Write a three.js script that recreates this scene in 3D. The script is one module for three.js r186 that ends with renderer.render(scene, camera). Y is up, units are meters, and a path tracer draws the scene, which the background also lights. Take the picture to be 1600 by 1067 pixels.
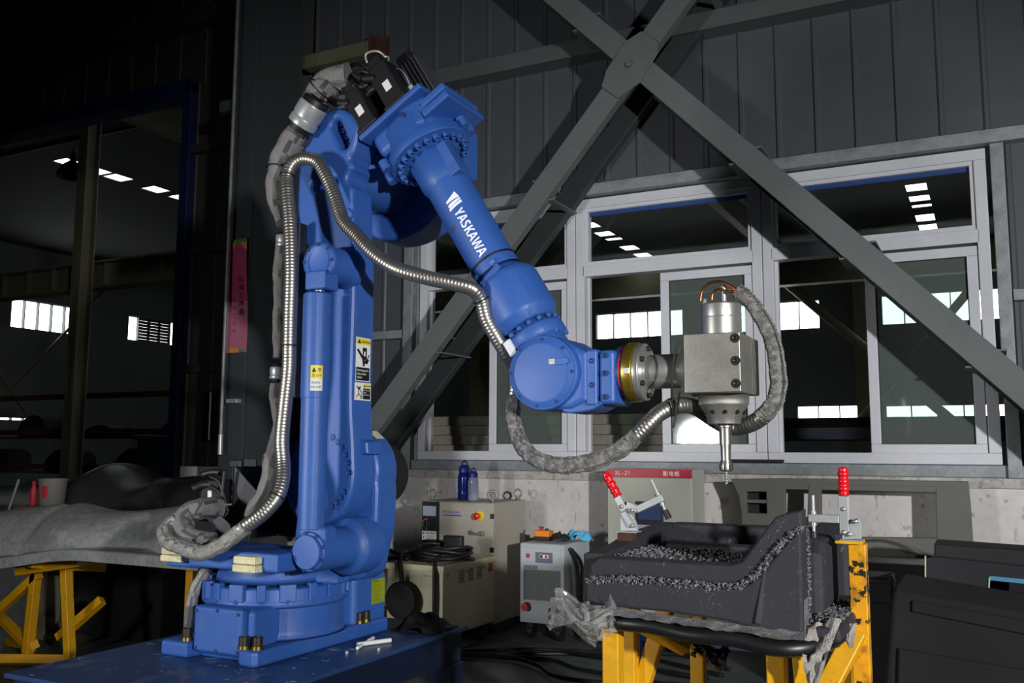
import * as THREE from 'three';
import { mergeGeometries } from 'three/addons/utils/BufferGeometryUtils.js';
import { RoundedBoxGeometry } from 'three/addons/geometries/RoundedBoxGeometry.js';

// ---------------------------------------------------------------- camera, sky, flashes, exposure
const scene = new THREE.Scene();
const camera = new THREE.PerspectiveCamera(40.4, 1600 / 1067, 0.05, 120);
const FW = new THREE.Vector3(-0.455432, 0.11601, -0.88268), UPV = new THREE.Vector3(0.049783, 0.993241, 0.104854);
camera.position.set(0, 1.1, 5.6);
camera.up.copy(UPV);
camera.lookAt(new THREE.Vector3(0, 1.1, 5.6).add(FW));
camera.updateMatrixWorld();
const renderer = new THREE.WebGLRenderer({ antialias: true });
renderer.toneMapping = THREE.LinearToneMapping;
renderer.toneMappingExposure = 1.0;
renderer.shadowMap.enabled = true;
scene.background = new THREE.Color(0.95, 0.98, 1.0);          // even overcast sky, seen through the hall's openings
scene.backgroundIntensity = 7;
const FLASHES = [
  // name, position, aim, candela, cone, blend, size, label
  { p: [3.6, 1.85, 7.0], t: [-0.9, 0.85, 1.2], i: 152, a: 0.54, b: 1.0, r: 0.10 },
  { p: [-3.5, 1.25, 6.6], t: [-2.1, 1.45, 2.6], i: 30, a: 0.88, b: 1.0, r: 0.26 },
];
for (const f of FLASHES) {
  const s = new THREE.SpotLight(0xffffff, f.i, 0, f.a, f.b, 2);
  s.position.set(...f.p); s.target.position.set(...f.t); scene.add(s, s.target);
  s.castShadow = true; s.shadow.mapSize.set(2048, 2048); s.shadow.radius = f.r / 0.02; s.shadow.bias = -0.0005;
}

// ---------------------------------------------------------------- helpers
let seed = 7;
const rnd = () => { seed = (seed * 1664525 + 1013904223) >>> 0; return seed / 4294967296; };
const rr = (a, b) => a + (b - a) * rnd();
const V = (x, y, z) => new THREE.Vector3(x, y, z);
const RT = new THREE.Vector3().crossVectors(FW, UPV).normalize();
const UPC = new THREE.Vector3().crossVectors(RT, FW).normalize();
function ray(px, py) { return FW.clone().multiplyScalar(1450).addScaledVector(RT, px - 800).addScaledVector(UPC, 533.5 - py); }
function hit(px, py, k, v) { const d = ray(px, py), t = (v - camera.position[k]) / d[k]; return camera.position.clone().addScaledVector(d, t); }
const Z = (px, py, z) => hit(px, py, 'z', z), X = (px, py, x) => hit(px, py, 'x', x), Y = (px, py, y) => hit(px, py, 'y', y);

function hash(x, y, s) { let h = (x * 374761393 + y * 668265263 + s * 1442695041) | 0; h = Math.imul(h ^ (h >>> 13), 1274126177); return ((h ^ (h >>> 16)) >>> 0) / 4294967296; }
function vn(x, y, per, s) {                       // tiling value noise
  const xi = Math.floor(x), yi = Math.floor(y), fx = x - xi, fy = y - yi, sx = fx * fx * (3 - 2 * fx), sy = fy * fy * (3 - 2 * fy);
  const m = (a) => ((a % per) + per) % per, h = (a, b) => hash(m(a), m(b), s);
  return (h(xi, yi) * (1 - sx) + h(xi + 1, yi) * sx) * (1 - sy) + (h(xi, yi + 1) * (1 - sx) + h(xi + 1, yi + 1) * sx) * sy;
}
function fbm(u, v, f, oct, s) { let a = 0.5, t = 0, n = 0; for (let i = 0; i < oct; i++) { t += a * vn(u * f, v * f, f, s + i); n += a; a *= 0.55; f *= 2; } return t / n; }
function dataTex(n, fn, rep, color = true) {      // rep: metres covered by one tile
  const d = new Uint8Array(n * n * 4);
  for (let j = 0; j < n; j++) for (let i = 0; i < n; i++) { const c = fn(i / n, j / n), k = (j * n + i) * 4; for (let q = 0; q < 3; q++) d[k + q] = Math.max(0, Math.min(255, c[q])); d[k + 3] = 255; }
  const t = new THREE.DataTexture(d, n, n); t.wrapS = t.wrapT = THREE.RepeatWrapping; t.magFilter = THREE.LinearFilter; t.minFilter = THREE.LinearMipmapLinearFilter; t.generateMipmaps = true;
  if (color) t.colorSpace = THREE.SRGBColorSpace;
  t.repeat.set(1 / rep, 1 / rep); t.needsUpdate = true; return t;
}
const mono = (n, fn, rep) => dataTex(n, (u, v) => { const g = fn(u, v) * 255; return [g, g, g]; }, rep, false);
const mix = (a, b, t) => a.map((x, i) => x + (b[i] - x) * t), st = (a, b, x) => { const t = Math.max(0, Math.min(1, (x - a) / (b - a))); return t * t * (3 - 2 * t); };
const hex = (h) => [(h >> 16) & 255, (h >> 8) & 255, h & 255];
function M(color, rough, metal = 0, extra = {}) { return new THREE.MeshPhysicalMaterial({ color, roughness: rough, metalness: metal, ...extra }); }
const grainB = mono(256, (u, v) => fbm(u, v, 32, 3, 3), 0.06), coarseB = mono(256, (u, v) => fbm(u, v, 8, 5, 9), 0.5);
function noisy(h, rep, amt, s, rough, metal, extra = {}, spots) {
  const c = hex(h), t = dataTex(256, (u, v) => { const n = (fbm(u, v, 5, 5, s) - 0.5) * 2 * amt + (fbm(u, v, 60, 2, s + 50) - 0.5) * amt; let o = c.map((x) => x * (1 + n)); if (spots) o = spots(u, v, o); return o; }, rep);
  return M(0xffffff, rough, metal, { map: t, ...extra });
}
const mat = {
  blue: noisy(0x2e5aa6, 0.7, 0.05, 11, 0.5, 0, { bumpMap: grainB, bumpScale: 0.0003, clearcoat: 0.14, clearcoatRoughness: 0.35 }, (u, v, o) => mix(o, [100, 115, 140], 0.16 * st(0.6, 0.78, fbm(u, v, 12, 5, 23)))),
  blueDark: M(0x1a3a74, 0.45), gap: M(0x0a0c12, 0.7),  // dark blue bolts carry the shade of their sockets in the colour
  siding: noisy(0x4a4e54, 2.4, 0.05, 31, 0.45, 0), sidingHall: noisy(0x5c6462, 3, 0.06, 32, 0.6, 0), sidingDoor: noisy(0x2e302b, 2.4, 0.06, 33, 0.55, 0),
  concrete: noisy(0xc4c0be, 1.6, 0.07, 41, 0.9, 0, { bumpMap: coarseB, bumpScale: 0.004 }, (u, v, o) => {
    const d = st(0.72, 0.8, fbm(u, v, 40, 3, 77)); o = mix(o, [70, 66, 60], d * 0.3); const s = st(0.86, 0.93, vn(u * 64, v * 12, 64, 5)); return mix(o, [96, 88, 80], s * 0.3); }),
  ledge: noisy(0xb2aea8, 0.5, 0.12, 43, 0.95, 0, { bumpMap: coarseB, bumpScale: 0.006 }, (u, v, o) => mix(o, [110, 102, 92], 0.3 * st(0.5, 0.62, fbm(u, v, 14, 4, 91)))),
  floor: noisy(0x4a5450, 2.5, 0.16, 51, 0.55, 0, {}, (u, v, o) => mix(o, [110, 110, 104], 0.4 * st(0.62, 0.75, fbm(u, v, 16, 5, 61)))),
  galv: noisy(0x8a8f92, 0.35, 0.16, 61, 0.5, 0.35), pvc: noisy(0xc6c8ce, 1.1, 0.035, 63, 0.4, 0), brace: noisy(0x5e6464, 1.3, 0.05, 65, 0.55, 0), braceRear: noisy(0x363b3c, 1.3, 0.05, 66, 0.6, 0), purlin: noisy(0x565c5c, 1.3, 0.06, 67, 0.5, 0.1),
  wood: noisy(0x6c6a52, 0.8, 0.2, 68, 0.8, 0), rust: noisy(0x4a2a1e, 0.4, 0.25, 69, 0.9, 0),
  column: noisy(0x3f4548, 1.8, 0.05, 70, 0.5, 0), hallSteel: noisy(0x6b6650, 2, 0.08, 71, 0.7, 0), doorBlue: M(0x0a1c42, 0.5), doorBlueStrip: M(0x163a78, 0.5), black: M(0x1b1b1f, 0.45), blackSoft: noisy(0x1b1b1d, 0.3, 0.15, 72, 0.75, 0), blackPlate: noisy(0x45464d, 0.6, 0.07, 73, 0.5, 0.1),
  rubber: M(0x171718, 0.5), steel: noisy(0xb9b8b4, 0.5, 0.05, 74, 0.36, 0.8), chrome: noisy(0xa8a49e, 0.3, 0.05, 75, 0.36, 0.9), alu: noisy(0x98968f, 0.25, 0.1, 76, 0.42, 0.7, { bumpMap: grainB, bumpScale: 0.0002 }), zinc: noisy(0xb4b8b8, 0.15, 0.06, 77, 0.34, 0.45), gold: noisy(0xb59a3e, 0.15, 0.12, 78, 0.35, 0.9),
  tape: noisy(0xaeaca8, 0.12, 0.24, 79, 0.4, 0.4, { bumpMap: grainB, bumpScale: 0.004 }), foil: noisy(0xa8a6a2, 0.07, 0.45, 100, 0.32, 0.35, { bumpMap: grainB, bumpScale: 0.01 }), copper: M(0xc06a3c, 0.3, 1), bolt: M(0x3a352c, 0.45, 0.6), brass: M(0xa89048, 0.35, 1),
  sleeve: noisy(0x777574, 0.2, 0.12, 80, 0.9, 0, { bumpMap: coarseB, bumpScale: 0.006 }), red: M(0xd4111c, 0.32, 0, { clearcoat: 0.5, clearcoatRoughness: 0.2 }), redDull: M(0xb82a35, 0.5),
  yellow: noisy(0xd29a12, 0.5, 0.08, 81, 0.42, 0, {}, (u, v, o) => mix(o, [70, 50, 20], 0.5 * st(0.76, 0.82, fbm(u, v, 16, 5, 83)))),
  yellowWorn: noisy(0xdc9a12, 0.3, 0.08, 82, 0.45, 0, {}, (u, v, o) => mix(mix(o, [120, 78, 30], 0.6 * st(0.5, 0.75, fbm(u, v, 7, 5, 86))), [34, 28, 30], st(0.60, 0.63, fbm(u, v, 9, 5, 84)))),
  mold: noisy(0x27282e, 0.35, 0.08, 85, 0.72, 0, { bumpMap: grainB, bumpScale: 0.0003 }, (u, v, o) => mix(o, [130, 130, 132], 0.6 * st(0.84, 0.9, vn(u * 150, v * 90, 150, 3)) * st(0.5, 0.7, fbm(u, v, 6, 3, 4)))),
  moldDust: noisy(0x6a6a6c, 0.12, 0.35, 87, 0.9, 0, { bumpMap: grainB, bumpScale: 0.003 }), chip: M(0x707074, 0.8), moldGroove: M(0x0e0e10, 0.9),
  film: M(0xf0f0ee, 0.12, 0.0, { transmission: 0.82, thickness: 0, ior: 1.6, side: THREE.DoubleSide }), cloth: noisy(0x9c9690, 0.12, 0.2, 88, 0.9, 0, { side: THREE.DoubleSide, bumpMap: grainB, bumpScale: 0.004 }),
  part: M(0x1a1b1f, 0.8), partDark: noisy(0x111215, 0.7, 0.1, 89, 0.9, 0), dash: noisy(0x5e5e59, 0.6, 0.05, 90, 0.75, 0), dashDark: M(0x17181a, 0.7), greyMold: noisy(0x868888, 0.9, 0.25, 91, 0.7, 0, {}, (u, v, o) => mix(o, [175, 178, 178], 0.55 * st(0.6, 0.78, fbm(u, v, 9, 5, 94)))),
  table: noisy(0x243f6c, 0.9, 0.1, 92, 0.4, 0, {}, (u, v, o) => mix(mix(o, [120, 128, 150], 0.5 * st(0.62, 0.8, fbm(u, v, 10, 5, 96))), [190, 192, 192], 0.8 * st(0.77, 0.8, fbm(u, v, 34, 3, 99)))), tableShaded: M(0x0d1730, 0.5),  // apron and legs: table blue darkened for the shade below the top
  beige: noisy(0xaaa498, 1, 0.03, 93, 0.5, 0), cream: noisy(0xcfc8a8, 1, 0.05, 94, 0.5, 0), coolerGrey: noisy(0xb6bcc0, 1, 0.03, 95, 0.5, 0), cabinet: noisy(0xb0b0a4, 1, 0.03, 96, 0.5, 0), grille: M(0x3c3e3e, 0.7),
  orange: M(0xf08a14, 0.4), cyan: M(0x58b4e0, 0.8), bottleBlue: M(0x2748b8, 0.15, 0, { transmission: 0.6, thickness: 0, ior: 1.45 }), bottleClear: M(0xdfe6f2, 0.08, 0, { transmission: 0.7, thickness: 0, ior: 1.45 }), capBlue: M(0x2a3fb0, 0.35), white: M(0xe6e6e2, 0.6), yellowPaint: M(0xe8cf1a, 0.5), lime: M(0x7f8a1c, 0.5),
  glass: M(0xfafcfb, 0.02, 0, { transmission: 1, thickness: 0, ior: 1.5 }), glassDusty: M(0xb9c6c0, 0.05, 0, { transmission: 0.86, thickness: 0, ior: 1.5 }), foam: noisy(0xe6dfb4, 0.08, 0.12, 97, 0.9, 0, { bumpMap: grainB, bumpScale: 0.003 }),
  board: noisy(0x8f867a, 1.2, 0.12, 98, 0.8, 0), carton: noisy(0x6a4c2c, 0.6, 0.12, 99, 0.9, 0), teal: M(0x0f3c4c, 0.7), screen: M(0x3f4f78, 0.2), frameDark: M(0x2e343e, 0.5), lampBlack: M(0x141414, 0.7),
};

function uvBox(g) {                                // box-projected uv in metres
  const p = g.attributes.position, n = g.attributes.normal, uv = new Float32Array(p.count * 2);
  for (let i = 0; i < p.count; i++) {
    const ax = Math.abs(n.getX(i)), ay = Math.abs(n.getY(i)), az = Math.abs(n.getZ(i));
    if (az >= ax && az >= ay) { uv[2 * i] = p.getX(i); uv[2 * i + 1] = p.getY(i); } else if (ax >= ay) { uv[2 * i] = p.getZ(i); uv[2 * i + 1] = p.getY(i); } else { uv[2 * i] = p.getX(i); uv[2 * i + 1] = p.getZ(i); }
  }
  g.setAttribute('uv', new THREE.BufferAttribute(uv, 2)); return g;
}
function clean(g) { let q = g.index ? g.toNonIndexed() : g.clone(); for (const k of Object.keys(q.attributes)) if (!['position', 'normal', 'uv'].includes(k)) q.deleteAttribute(k); if (!q.attributes.normal) q.computeVertexNormals(); if (!q.attributes.uv) uvBox(q); q.morphAttributes = {}; return q; }
const merge = (gs) => (gs.length === 1 ? clean(gs[0]) : mergeGeometries(gs.map(clean)));
const names = {};
function numbered(n) { names[n] = (names[n] || 0) + 1; return names[n] === 1 ? n : n + '_' + String(names[n] - 1).padStart(3, '0'); }
function thing(name, label, category, at = [0, 0, 0], group) {
  const o = new THREE.Group(); o.name = numbered(name); o.position.set(...at); o.userData = { label, category }; if (group) o.userData.group = group; scene.add(o); o.base = V(...at); return o;
}
function mesh(name, geos, m, parent, keepUV) {
  const g = merge(Array.isArray(geos) ? geos : [geos]); const b = parent.base || V(0, 0, 0);
  if (!keepUV) uvBox(g);
  g.translate(-b.x, -b.y, -b.z);
  const o = new THREE.Mesh(g, m); o.name = numbered(name); o.castShadow = o.receiveShadow = true; o.base = b; parent.add(o); return o;
}
function single(name, geos, m, label, category, group, keepUV) {  // a thing that is one mesh, origin at its base
  const g = merge(Array.isArray(geos) ? geos : [geos]); if (!keepUV) uvBox(g); g.computeBoundingBox(); const bb = g.boundingBox, b = V((bb.min.x + bb.max.x) / 2, bb.min.y, (bb.min.z + bb.max.z) / 2);
  g.translate(-b.x, -b.y, -b.z); const o = new THREE.Mesh(g, m); o.name = numbered(name); o.position.copy(b); o.base = b; o.castShadow = o.receiveShadow = true; o.userData = { label, category }; if (group) o.userData.group = group; scene.add(o); return o;
}
function struct(name, at = [0, 0, 0]) { const o = new THREE.Group(); o.name = numbered(name); o.position.set(...at); o.userData = { kind: 'structure' }; o.base = V(...at); scene.add(o); return o; }
function structMesh(name, geos, m) { const o = mesh(name, geos, m, scene); o.userData.kind = 'structure'; return o; }
function copyOf(o, pos, label) { const c = o.clone(); c.name = numbered(o.name.replace(/_\d{3}$/, '')); c.userData = { ...o.userData, label: label || o.userData.label }; if (pos) c.position.set(...pos); scene.add(c); return c; }

function B(x0, x1, y0, y1, z0, z1, r = 0.003) {
  const w = x1 - x0, h = y1 - y0, d = z1 - z0; const g = r > 0 ? new RoundedBoxGeometry(w, h, d, 2, Math.min(r, w * 0.45, h * 0.45, d * 0.45)) : new THREE.BoxGeometry(w, h, d);
  return g.translate((x0 + x1) / 2, (y0 + y1) / 2, (z0 + z1) / 2);
}
function orient(g, a, dir) { const q = new THREE.Quaternion().setFromUnitVectors(V(0, 1, 0), dir.clone().normalize()); return g.applyQuaternion(q).translate(a.x, a.y, a.z); }
function Cy(a, b, r0, r1 = r0, seg = 28) { const d = b.clone().sub(a), L = d.length(); return orient(new THREE.CylinderGeometry(r1, r0, L, seg).translate(0, L / 2, 0), a, d); }
function Lt(a, dir, prof, seg = 48) { return orient(new THREE.LatheGeometry(prof.map(([r, h]) => new THREE.Vector2(r, h)), seg), a, dir); }
function bar(a, b, w, d, r = 0.004) { const D = b.clone().sub(a), L = D.length(); return orient(new RoundedBoxGeometry(w, L, d, 2, r).translate(0, L / 2, 0), a, D); }
function Ex(pts, z0, z1, bev = 0.004, holes = [], curve = 8) {
  const sh = Array.isArray(pts) ? new THREE.Shape(pts.map(([x, y]) => new THREE.Vector2(x, y))) : pts;
  for (const h of holes) sh.holes.push(Array.isArray(h) ? new THREE.Path(h.map(([x, y]) => new THREE.Vector2(x, y))) : h);
  return new THREE.ExtrudeGeometry(sh, { depth: z1 - z0 - 2 * bev, bevelEnabled: bev > 0, bevelThickness: bev, bevelSize: bev, bevelOffset: -bev, bevelSegments: 3, curveSegments: curve }).translate(0, 0, z0 + bev);
}
function spline(pts, n = 60, closed = true) { return new THREE.CatmullRomCurve3(pts.map(([x, y]) => V(x, y, 0)), closed, 'catmullrom', 0.5).getPoints(n).map((p) => [p.x, p.y]).slice(0, closed ? -1 : undefined); }
function capsule(a, b, r, n = 8) { const o = [], ang = Math.atan2(b[1] - a[1], b[0] - a[0]); for (let i = 0; i <= n; i++) { const t = ang + Math.PI / 2 + Math.PI * i / n; o.push([a[0] + r * Math.cos(t), a[1] + r * Math.sin(t)]); } for (let i = 0; i <= n; i++) { const t = ang - Math.PI / 2 + Math.PI * i / n; o.push([b[0] + r * Math.cos(t), b[1] + r * Math.sin(t)]); } return o; }
function sweep(pts, rad, nS, nR = 14, caps = true) {
  const c = new THREE.CatmullRomCurve3(pts, false, 'centripetal'), L = c.getLength(), F = c.computeFrenetFrames(nS, false), P = [], I = [];
  for (let i = 0; i <= nS; i++) { const u = i / nS, p = c.getPointAt(u); for (let j = 0; j < nR; j++) { const th = j / nR * Math.PI * 2, r = typeof rad === 'function' ? rad(u * L, th, u) : rad; const q = p.clone().addScaledVector(F.normals[i], r * Math.cos(th)).addScaledVector(F.binormals[i], r * Math.sin(th)); P.push(q.x, q.y, q.z); } }
  for (let i = 0; i < nS; i++) for (let j = 0; j < nR; j++) { const a = i * nR + j, b = i * nR + (j + 1) % nR, d = a + nR, e = b + nR; I.push(a, b, d, b, e, d); }
  if (caps) for (const i of [0, nS]) { const p = c.getPointAt(i / nS), k = P.length / 3; P.push(p.x, p.y, p.z); for (let j = 0; j < nR; j++) { const a = i * nR + j, b = i * nR + (j + 1) % nR; i ? I.push(a, b, k) : I.push(b, a, k); } }
  const g = new THREE.BufferGeometry(); g.setAttribute('position', new THREE.Float32BufferAttribute(P, 3)); g.setIndex(I); g.computeVertexNormals(); return g;
}
function gridSurf(nu, nv, fn) { const P = [], I = []; for (let j = 0; j <= nv; j++) for (let i = 0; i <= nu; i++) { const p = fn(i / nu, j / nv); P.push(p.x, p.y, p.z); } for (let j = 0; j < nv; j++) for (let i = 0; i < nu; i++) { const a = j * (nu + 1) + i, b = a + 1, c = a + nu + 1, d = c + 1; I.push(a, b, c, b, d, c); } const g = new THREE.BufferGeometry(); g.setAttribute('position', new THREE.Float32BufferAttribute(P, 3)); g.setIndex(I); g.computeVertexNormals(); return g; }
const boltG = {};
function bolt(name, m, parent, p, dir, r, h) {    // socket-head screw: rim, dished socket
  const g = new THREE.LatheGeometry([[0, h * 0.1], [r * 0.5, h * 0.1], [r * 0.52, h], [r * 0.92, h], [r, h * 0.85], [r, 0]].map(([a, b]) => new THREE.Vector2(a, b)), 12);
  return mesh(name, orient(g, p, dir), m, parent);
}
function canvasTex(w, h, draw) { const c = document.createElement('canvas'); c.width = w; c.height = h; draw(c.getContext('2d'), w, h); const t = new THREE.CanvasTexture(c); t.colorSpace = THREE.SRGBColorSpace; return t; }
function plate(name, w, h, p, nrm, upv, tex, parent, rough = 0.5, th = 0.0015) { // thin printed plate with its face towards nrm
  const z = nrm.clone().normalize(), x = new THREE.Vector3().crossVectors(upv, z).normalize(), y = new THREE.Vector3().crossVectors(z, x), m4 = new THREE.Matrix4().makeBasis(x, y, z).setPosition(p);
  const g = new THREE.BoxGeometry(w, h, th).applyMatrix4(m4); return mesh(name, g, tex.isMaterial ? tex : M(0xffffff, rough, 0, { map: tex }), parent, true);
}

// ---------------------------------------------------------------- the setting
const ROOM = { x0: -12, x1: 7, z1: 12, h: 8.2 }, HALL = { x0: -26, x1: 9, z0: -24, h: 7.2 };
structMesh('floor', B(HALL.x0, ROOM.x1 + 2, -0.3, 0, HALL.z0, ROOM.z1, 0), mat.floor);
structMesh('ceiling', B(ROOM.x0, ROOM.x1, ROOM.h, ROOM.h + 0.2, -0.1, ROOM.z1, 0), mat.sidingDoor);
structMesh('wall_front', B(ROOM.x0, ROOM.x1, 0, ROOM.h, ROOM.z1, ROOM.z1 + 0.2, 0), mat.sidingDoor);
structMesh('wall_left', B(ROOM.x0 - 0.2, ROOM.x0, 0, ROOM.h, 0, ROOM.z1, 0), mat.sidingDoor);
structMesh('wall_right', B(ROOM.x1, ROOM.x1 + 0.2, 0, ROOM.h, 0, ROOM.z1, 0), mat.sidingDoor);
// back wall between this room and the next hall: masonry below, steel siding above and beside the windows
const wall = struct('wall_back');
mesh('masonry', [B(-6.0, ROOM.x1, 0, 0.955, -0.22, 0, 0)], mat.concrete, wall);
mesh('masonry_ledge', B(-4.7, ROOM.x1, 0.905, 0.962, -0.1, 0.012, 0.006), mat.ledge, wall);
const backing = [B(-4.75, -3.74, 0.95, 2.8, -0.12, -0.07, 0), B(0.11, ROOM.x1, 0.95, 2.8, -0.12, -0.07, 0), B(-6.0, ROOM.x1, 2.8, ROOM.h, -0.12, -0.07, 0), B(ROOM.x0, -6.0, 4.2, ROOM.h, -0.12, -0.07, 0), B(-6.0, -4.7, 0.9, 2.8, -0.12, -0.07, 0), B(ROOM.x0, -10.6, 0, 4.2, -0.12, -0.07, 0)];
mesh('siding_backing', backing, mat.sidingHall, wall);
function sidingRun(x0, x1, y0, y1, m, pitch = 0.225) {           // pan and rib panels, one mesh each
  const n = Math.round((x1 - x0) / pitch), w = (x1 - x0) / n;
  const sh = [[0, -0.065], [0, -0.026], [0.01, -0.016], [0.028, -0.016], [0.038, -0.026], [w - 0.0015, -0.026], [w - 0.0015, -0.065]];
  const proto = mesh('siding_panel', Ex(sh.map(([a, b]) => [a, -b]), 0, y1 - y0, 0).rotateX(-Math.PI / 2).translate(0, 0, 0), m, wall);
  proto.position.set(x0, y0, 0);
  for (let i = 1; i < n; i++) { const c = proto.clone(); c.name = numbered('siding_panel'); c.position.set(x0 + i * w, y0, 0); wall.add(c); }
}
sidingRun(-4.7, 3.2, 2.83, 5.2, mat.siding); sidingRun(-4.7, -3.76, 0.96, 2.78, mat.siding, 0.235); sidingRun(0.13, 1.6, 0.96, 2.78, mat.siding, 0.245);
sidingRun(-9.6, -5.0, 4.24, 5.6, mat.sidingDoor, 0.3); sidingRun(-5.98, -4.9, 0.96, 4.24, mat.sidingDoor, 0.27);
// girts and posts on the wall
function trim(n, geos, m) { return structMesh('trim_' + n, geos, m); }
const cChan = (x0, x1, y0, y1, z0, z1, t = 0.006) => [B(x0, x1, y1 - t, y1, z0, z1, 0.002), B(x0, x1, y0, y1, z1 - t, z1, 0.002), B(x0, x1, y0, y0 + t, z0, z1, 0.002)];
trim(1, cChan(-4.7, 3.2, 2.775, 2.855, -0.03, 0.05), mat.galv);
trim(2, cChan(-3.75, 3.2, 0.962, 1.03, -0.06, 0.01), mat.galv);
trim(3, [B(-3.765, -3.685, 0.962, 2.775, -0.02, 0.035, 0.004), B(-3.685, -3.66, 0.97, 2.775, -0.06, -0.02, 0.002)], mat.galv);
trim(4, [B(0.062, 0.13, 0.962, 2.775, -0.02, 0.035, 0.004)], mat.galv);
trim(5, cChan(-4.7, -3.77, 1.9, 1.965, -0.03, 0.04), mat.galv);
trim(6, cChan(0.135, 2.2, 1.9, 1.965, -0.03, 0.04), mat.galv);
trim(7, cChan(-3.95, 3.2, 3.72, 3.84, -0.03, 0.12), mat.purlin);
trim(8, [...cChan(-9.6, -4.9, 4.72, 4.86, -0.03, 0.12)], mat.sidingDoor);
trim(9, [B(-5.95, -4.95, 2.72, 2.79, -0.03, 0.05), B(-5.95, -4.95, 1.72, 1.79, -0.03, 0.05), B(-5.95, -4.95, 3.6, 3.67, -0.03, 0.05)], mat.sidingDoor);
trim(10, [B(-5.02, -4.9, 3.6, 3.68, 0.6, 0.66)], mat.column);
// blue sliding door frame of the opening on the left
const door = struct('door_1');
mesh('door_frame', [B(-6.06, -5.96, 0, 4.24, -0.14, 0.06, 0.006), B(-10.6, -5.96, 4.14, 4.28, -0.14, 0.06, 0.006), B(-10.7, -10.6, 0, 4.28, -0.14, 0.06, 0.006)], mat.doorBlue, door);
// window bays: frame, mullions, transom light, open half, sliding sash
const WX = [-3.645, -2.416, -1.187, 0.042], wy0 = 1.03, wy1 = 2.765, ty = 2.285;
const ring = (x0, x1, y0, y1, z0, z1, t, b = 0.003) => [B(x0, x1, y1 - t, y1, z0, z1, b), B(x0, x1, y0, y0 + t, z0, z1, b), B(x0, x0 + t, y0 + t, y1 - t, z0, z1, b), B(x1 - t, x1, y0 + t, y1 - t, z0, z1, b)];
for (let i = 0; i < 3; i++) {
  const x0 = WX[i], x1 = WX[i + 1], w = struct('window_' + (i + 1));
  mesh('window_frame', [...ring(x0 + (i ? 0.002 : 0), x1 - 0.002, wy0, wy1, -0.09, 0.0, 0.062, 0.005), B(x0 + 0.05, x1 - 0.05, ty - 0.045, ty + 0.03, -0.09, 0.0, 0.004)], mat.pvc, w);
  mesh('transom_bead', ring(x0 + 0.058, x1 - 0.058, ty + 0.028, wy1 - 0.058, -0.075, -0.014, 0.028, 0.003), mat.pvc, w);
  mesh('transom_pane', B(x0 + 0.08, x1 - 0.08, ty + 0.05, wy1 - 0.08, -0.052, -0.048, 0), mat.glass, w);
  mesh('blue_strip', B(x0 + 0.086, x1 - 0.086, wy1 - 0.112, wy1 - 0.086, -0.046, -0.043, 0), mat.doorBlueStrip, w);
  mesh('frame_stop', [B(x0 + 0.058, x0 + 0.082, wy0 + 0.06, ty - 0.045, -0.085, -0.05, 0.002)], mat.pvc, w);
  const sx0 = x0 + [0.572, 0.58, 0.575][i], sx1 = x1 - [0.055, 0.06, 0.068][i], sy0 = wy0 + 0.055, sy1 = ty - 0.06;
  const sash = mesh('sash', ring(sx0, sx1, sy0, sy1, -0.055, -0.012, 0.055, 0.004), mat.pvc, w);
  mesh('sash_pane', B(sx0 + 0.05, sx1 - 0.05, sy0 + 0.05, sy1 - 0.05, -0.036, -0.032, 0), mat.glassDusty, sash);
  mesh('sash_gasket', ring(sx0 + 0.053, sx1 - 0.053, sy0 + 0.053, sy1 - 0.053, -0.042, -0.026, 0.005, 0), mat.gap, sash);
}
single('steel_strip', B(-1.41, -1.09, 1.033, 1.05, 0.012, 0.032), mat.blackSoft, 'thin black strip lying along the window sill behind the spindle bit', 'strip');

// the next hall: walls with openings, roof with skylights
function openWall(name, axis, at, u0, u1, v0, v1, holes, m) {
  const g = Ex([[u0, v0], [u1, v0], [u1, v1], [u0, v1]], -0.1, 0.1, 0, holes.map(([a, b, c, d]) => [[a, c], [a, d], [b, d], [b, c]]));
  if (axis === 'x') g.rotateY(-Math.PI / 2).translate(at, 0, 0); else g.translate(0, 0, at);
  return structMesh(name, g, m);
}
const farH = [[-17.6, -15.75, 4.36, 5.15], [-10.35, -7.7, 4.36, 5.13], [-6.6, -3.95, 4.34, 5.13], [-2.4, 0.3, 4.33, 5.12], [-8.6, -6.9, 0.9, 2.3], [-4.6, -3.0, 1.9, 2.3], [-2.4, 0.6, 1.85, 2.27]];  // the tall low opening is added, standing in for the flash reflected in the sash
const lefH = [[-14.25, -11.95, 4.68, 5.58], [-18.5, -16.2, 4.75, 5.6], [-14.2, -11.8, 1.9, 2.02]];
farH.forEach((h) => { for (let i = 0; i < 4; i++) h[i] = i < 2 ? h[i] * 1.156 : 1.1 + (h[i] - 1.1) * 1.156; });
const hw = openWall('wall_hall_far', 'z', HALL.z0, HALL.x0, HALL.x1, 0, HALL.h, farH, mat.sidingHall), hl = openWall('wall_hall_left', 'x', HALL.x0, HALL.z0, 0, 0, HALL.h, lefH.map(([a, b, c, d]) => [a, b, c, d]), mat.sidingHall);
structMesh('wall_hall_right', B(HALL.x1, HALL.x1 + 0.2, 0, HALL.h, HALL.z0, 0, 0), mat.sidingHall);
structMesh('wall_hall_near', [B(HALL.x0, ROOM.x0, 0, HALL.h + 0.3, -0.12, 0, 0), B(ROOM.x1, HALL.x1, 0, HALL.h + 0.3, -0.12, 0, 0)], mat.sidingHall);
let nWin = 4;
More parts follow.
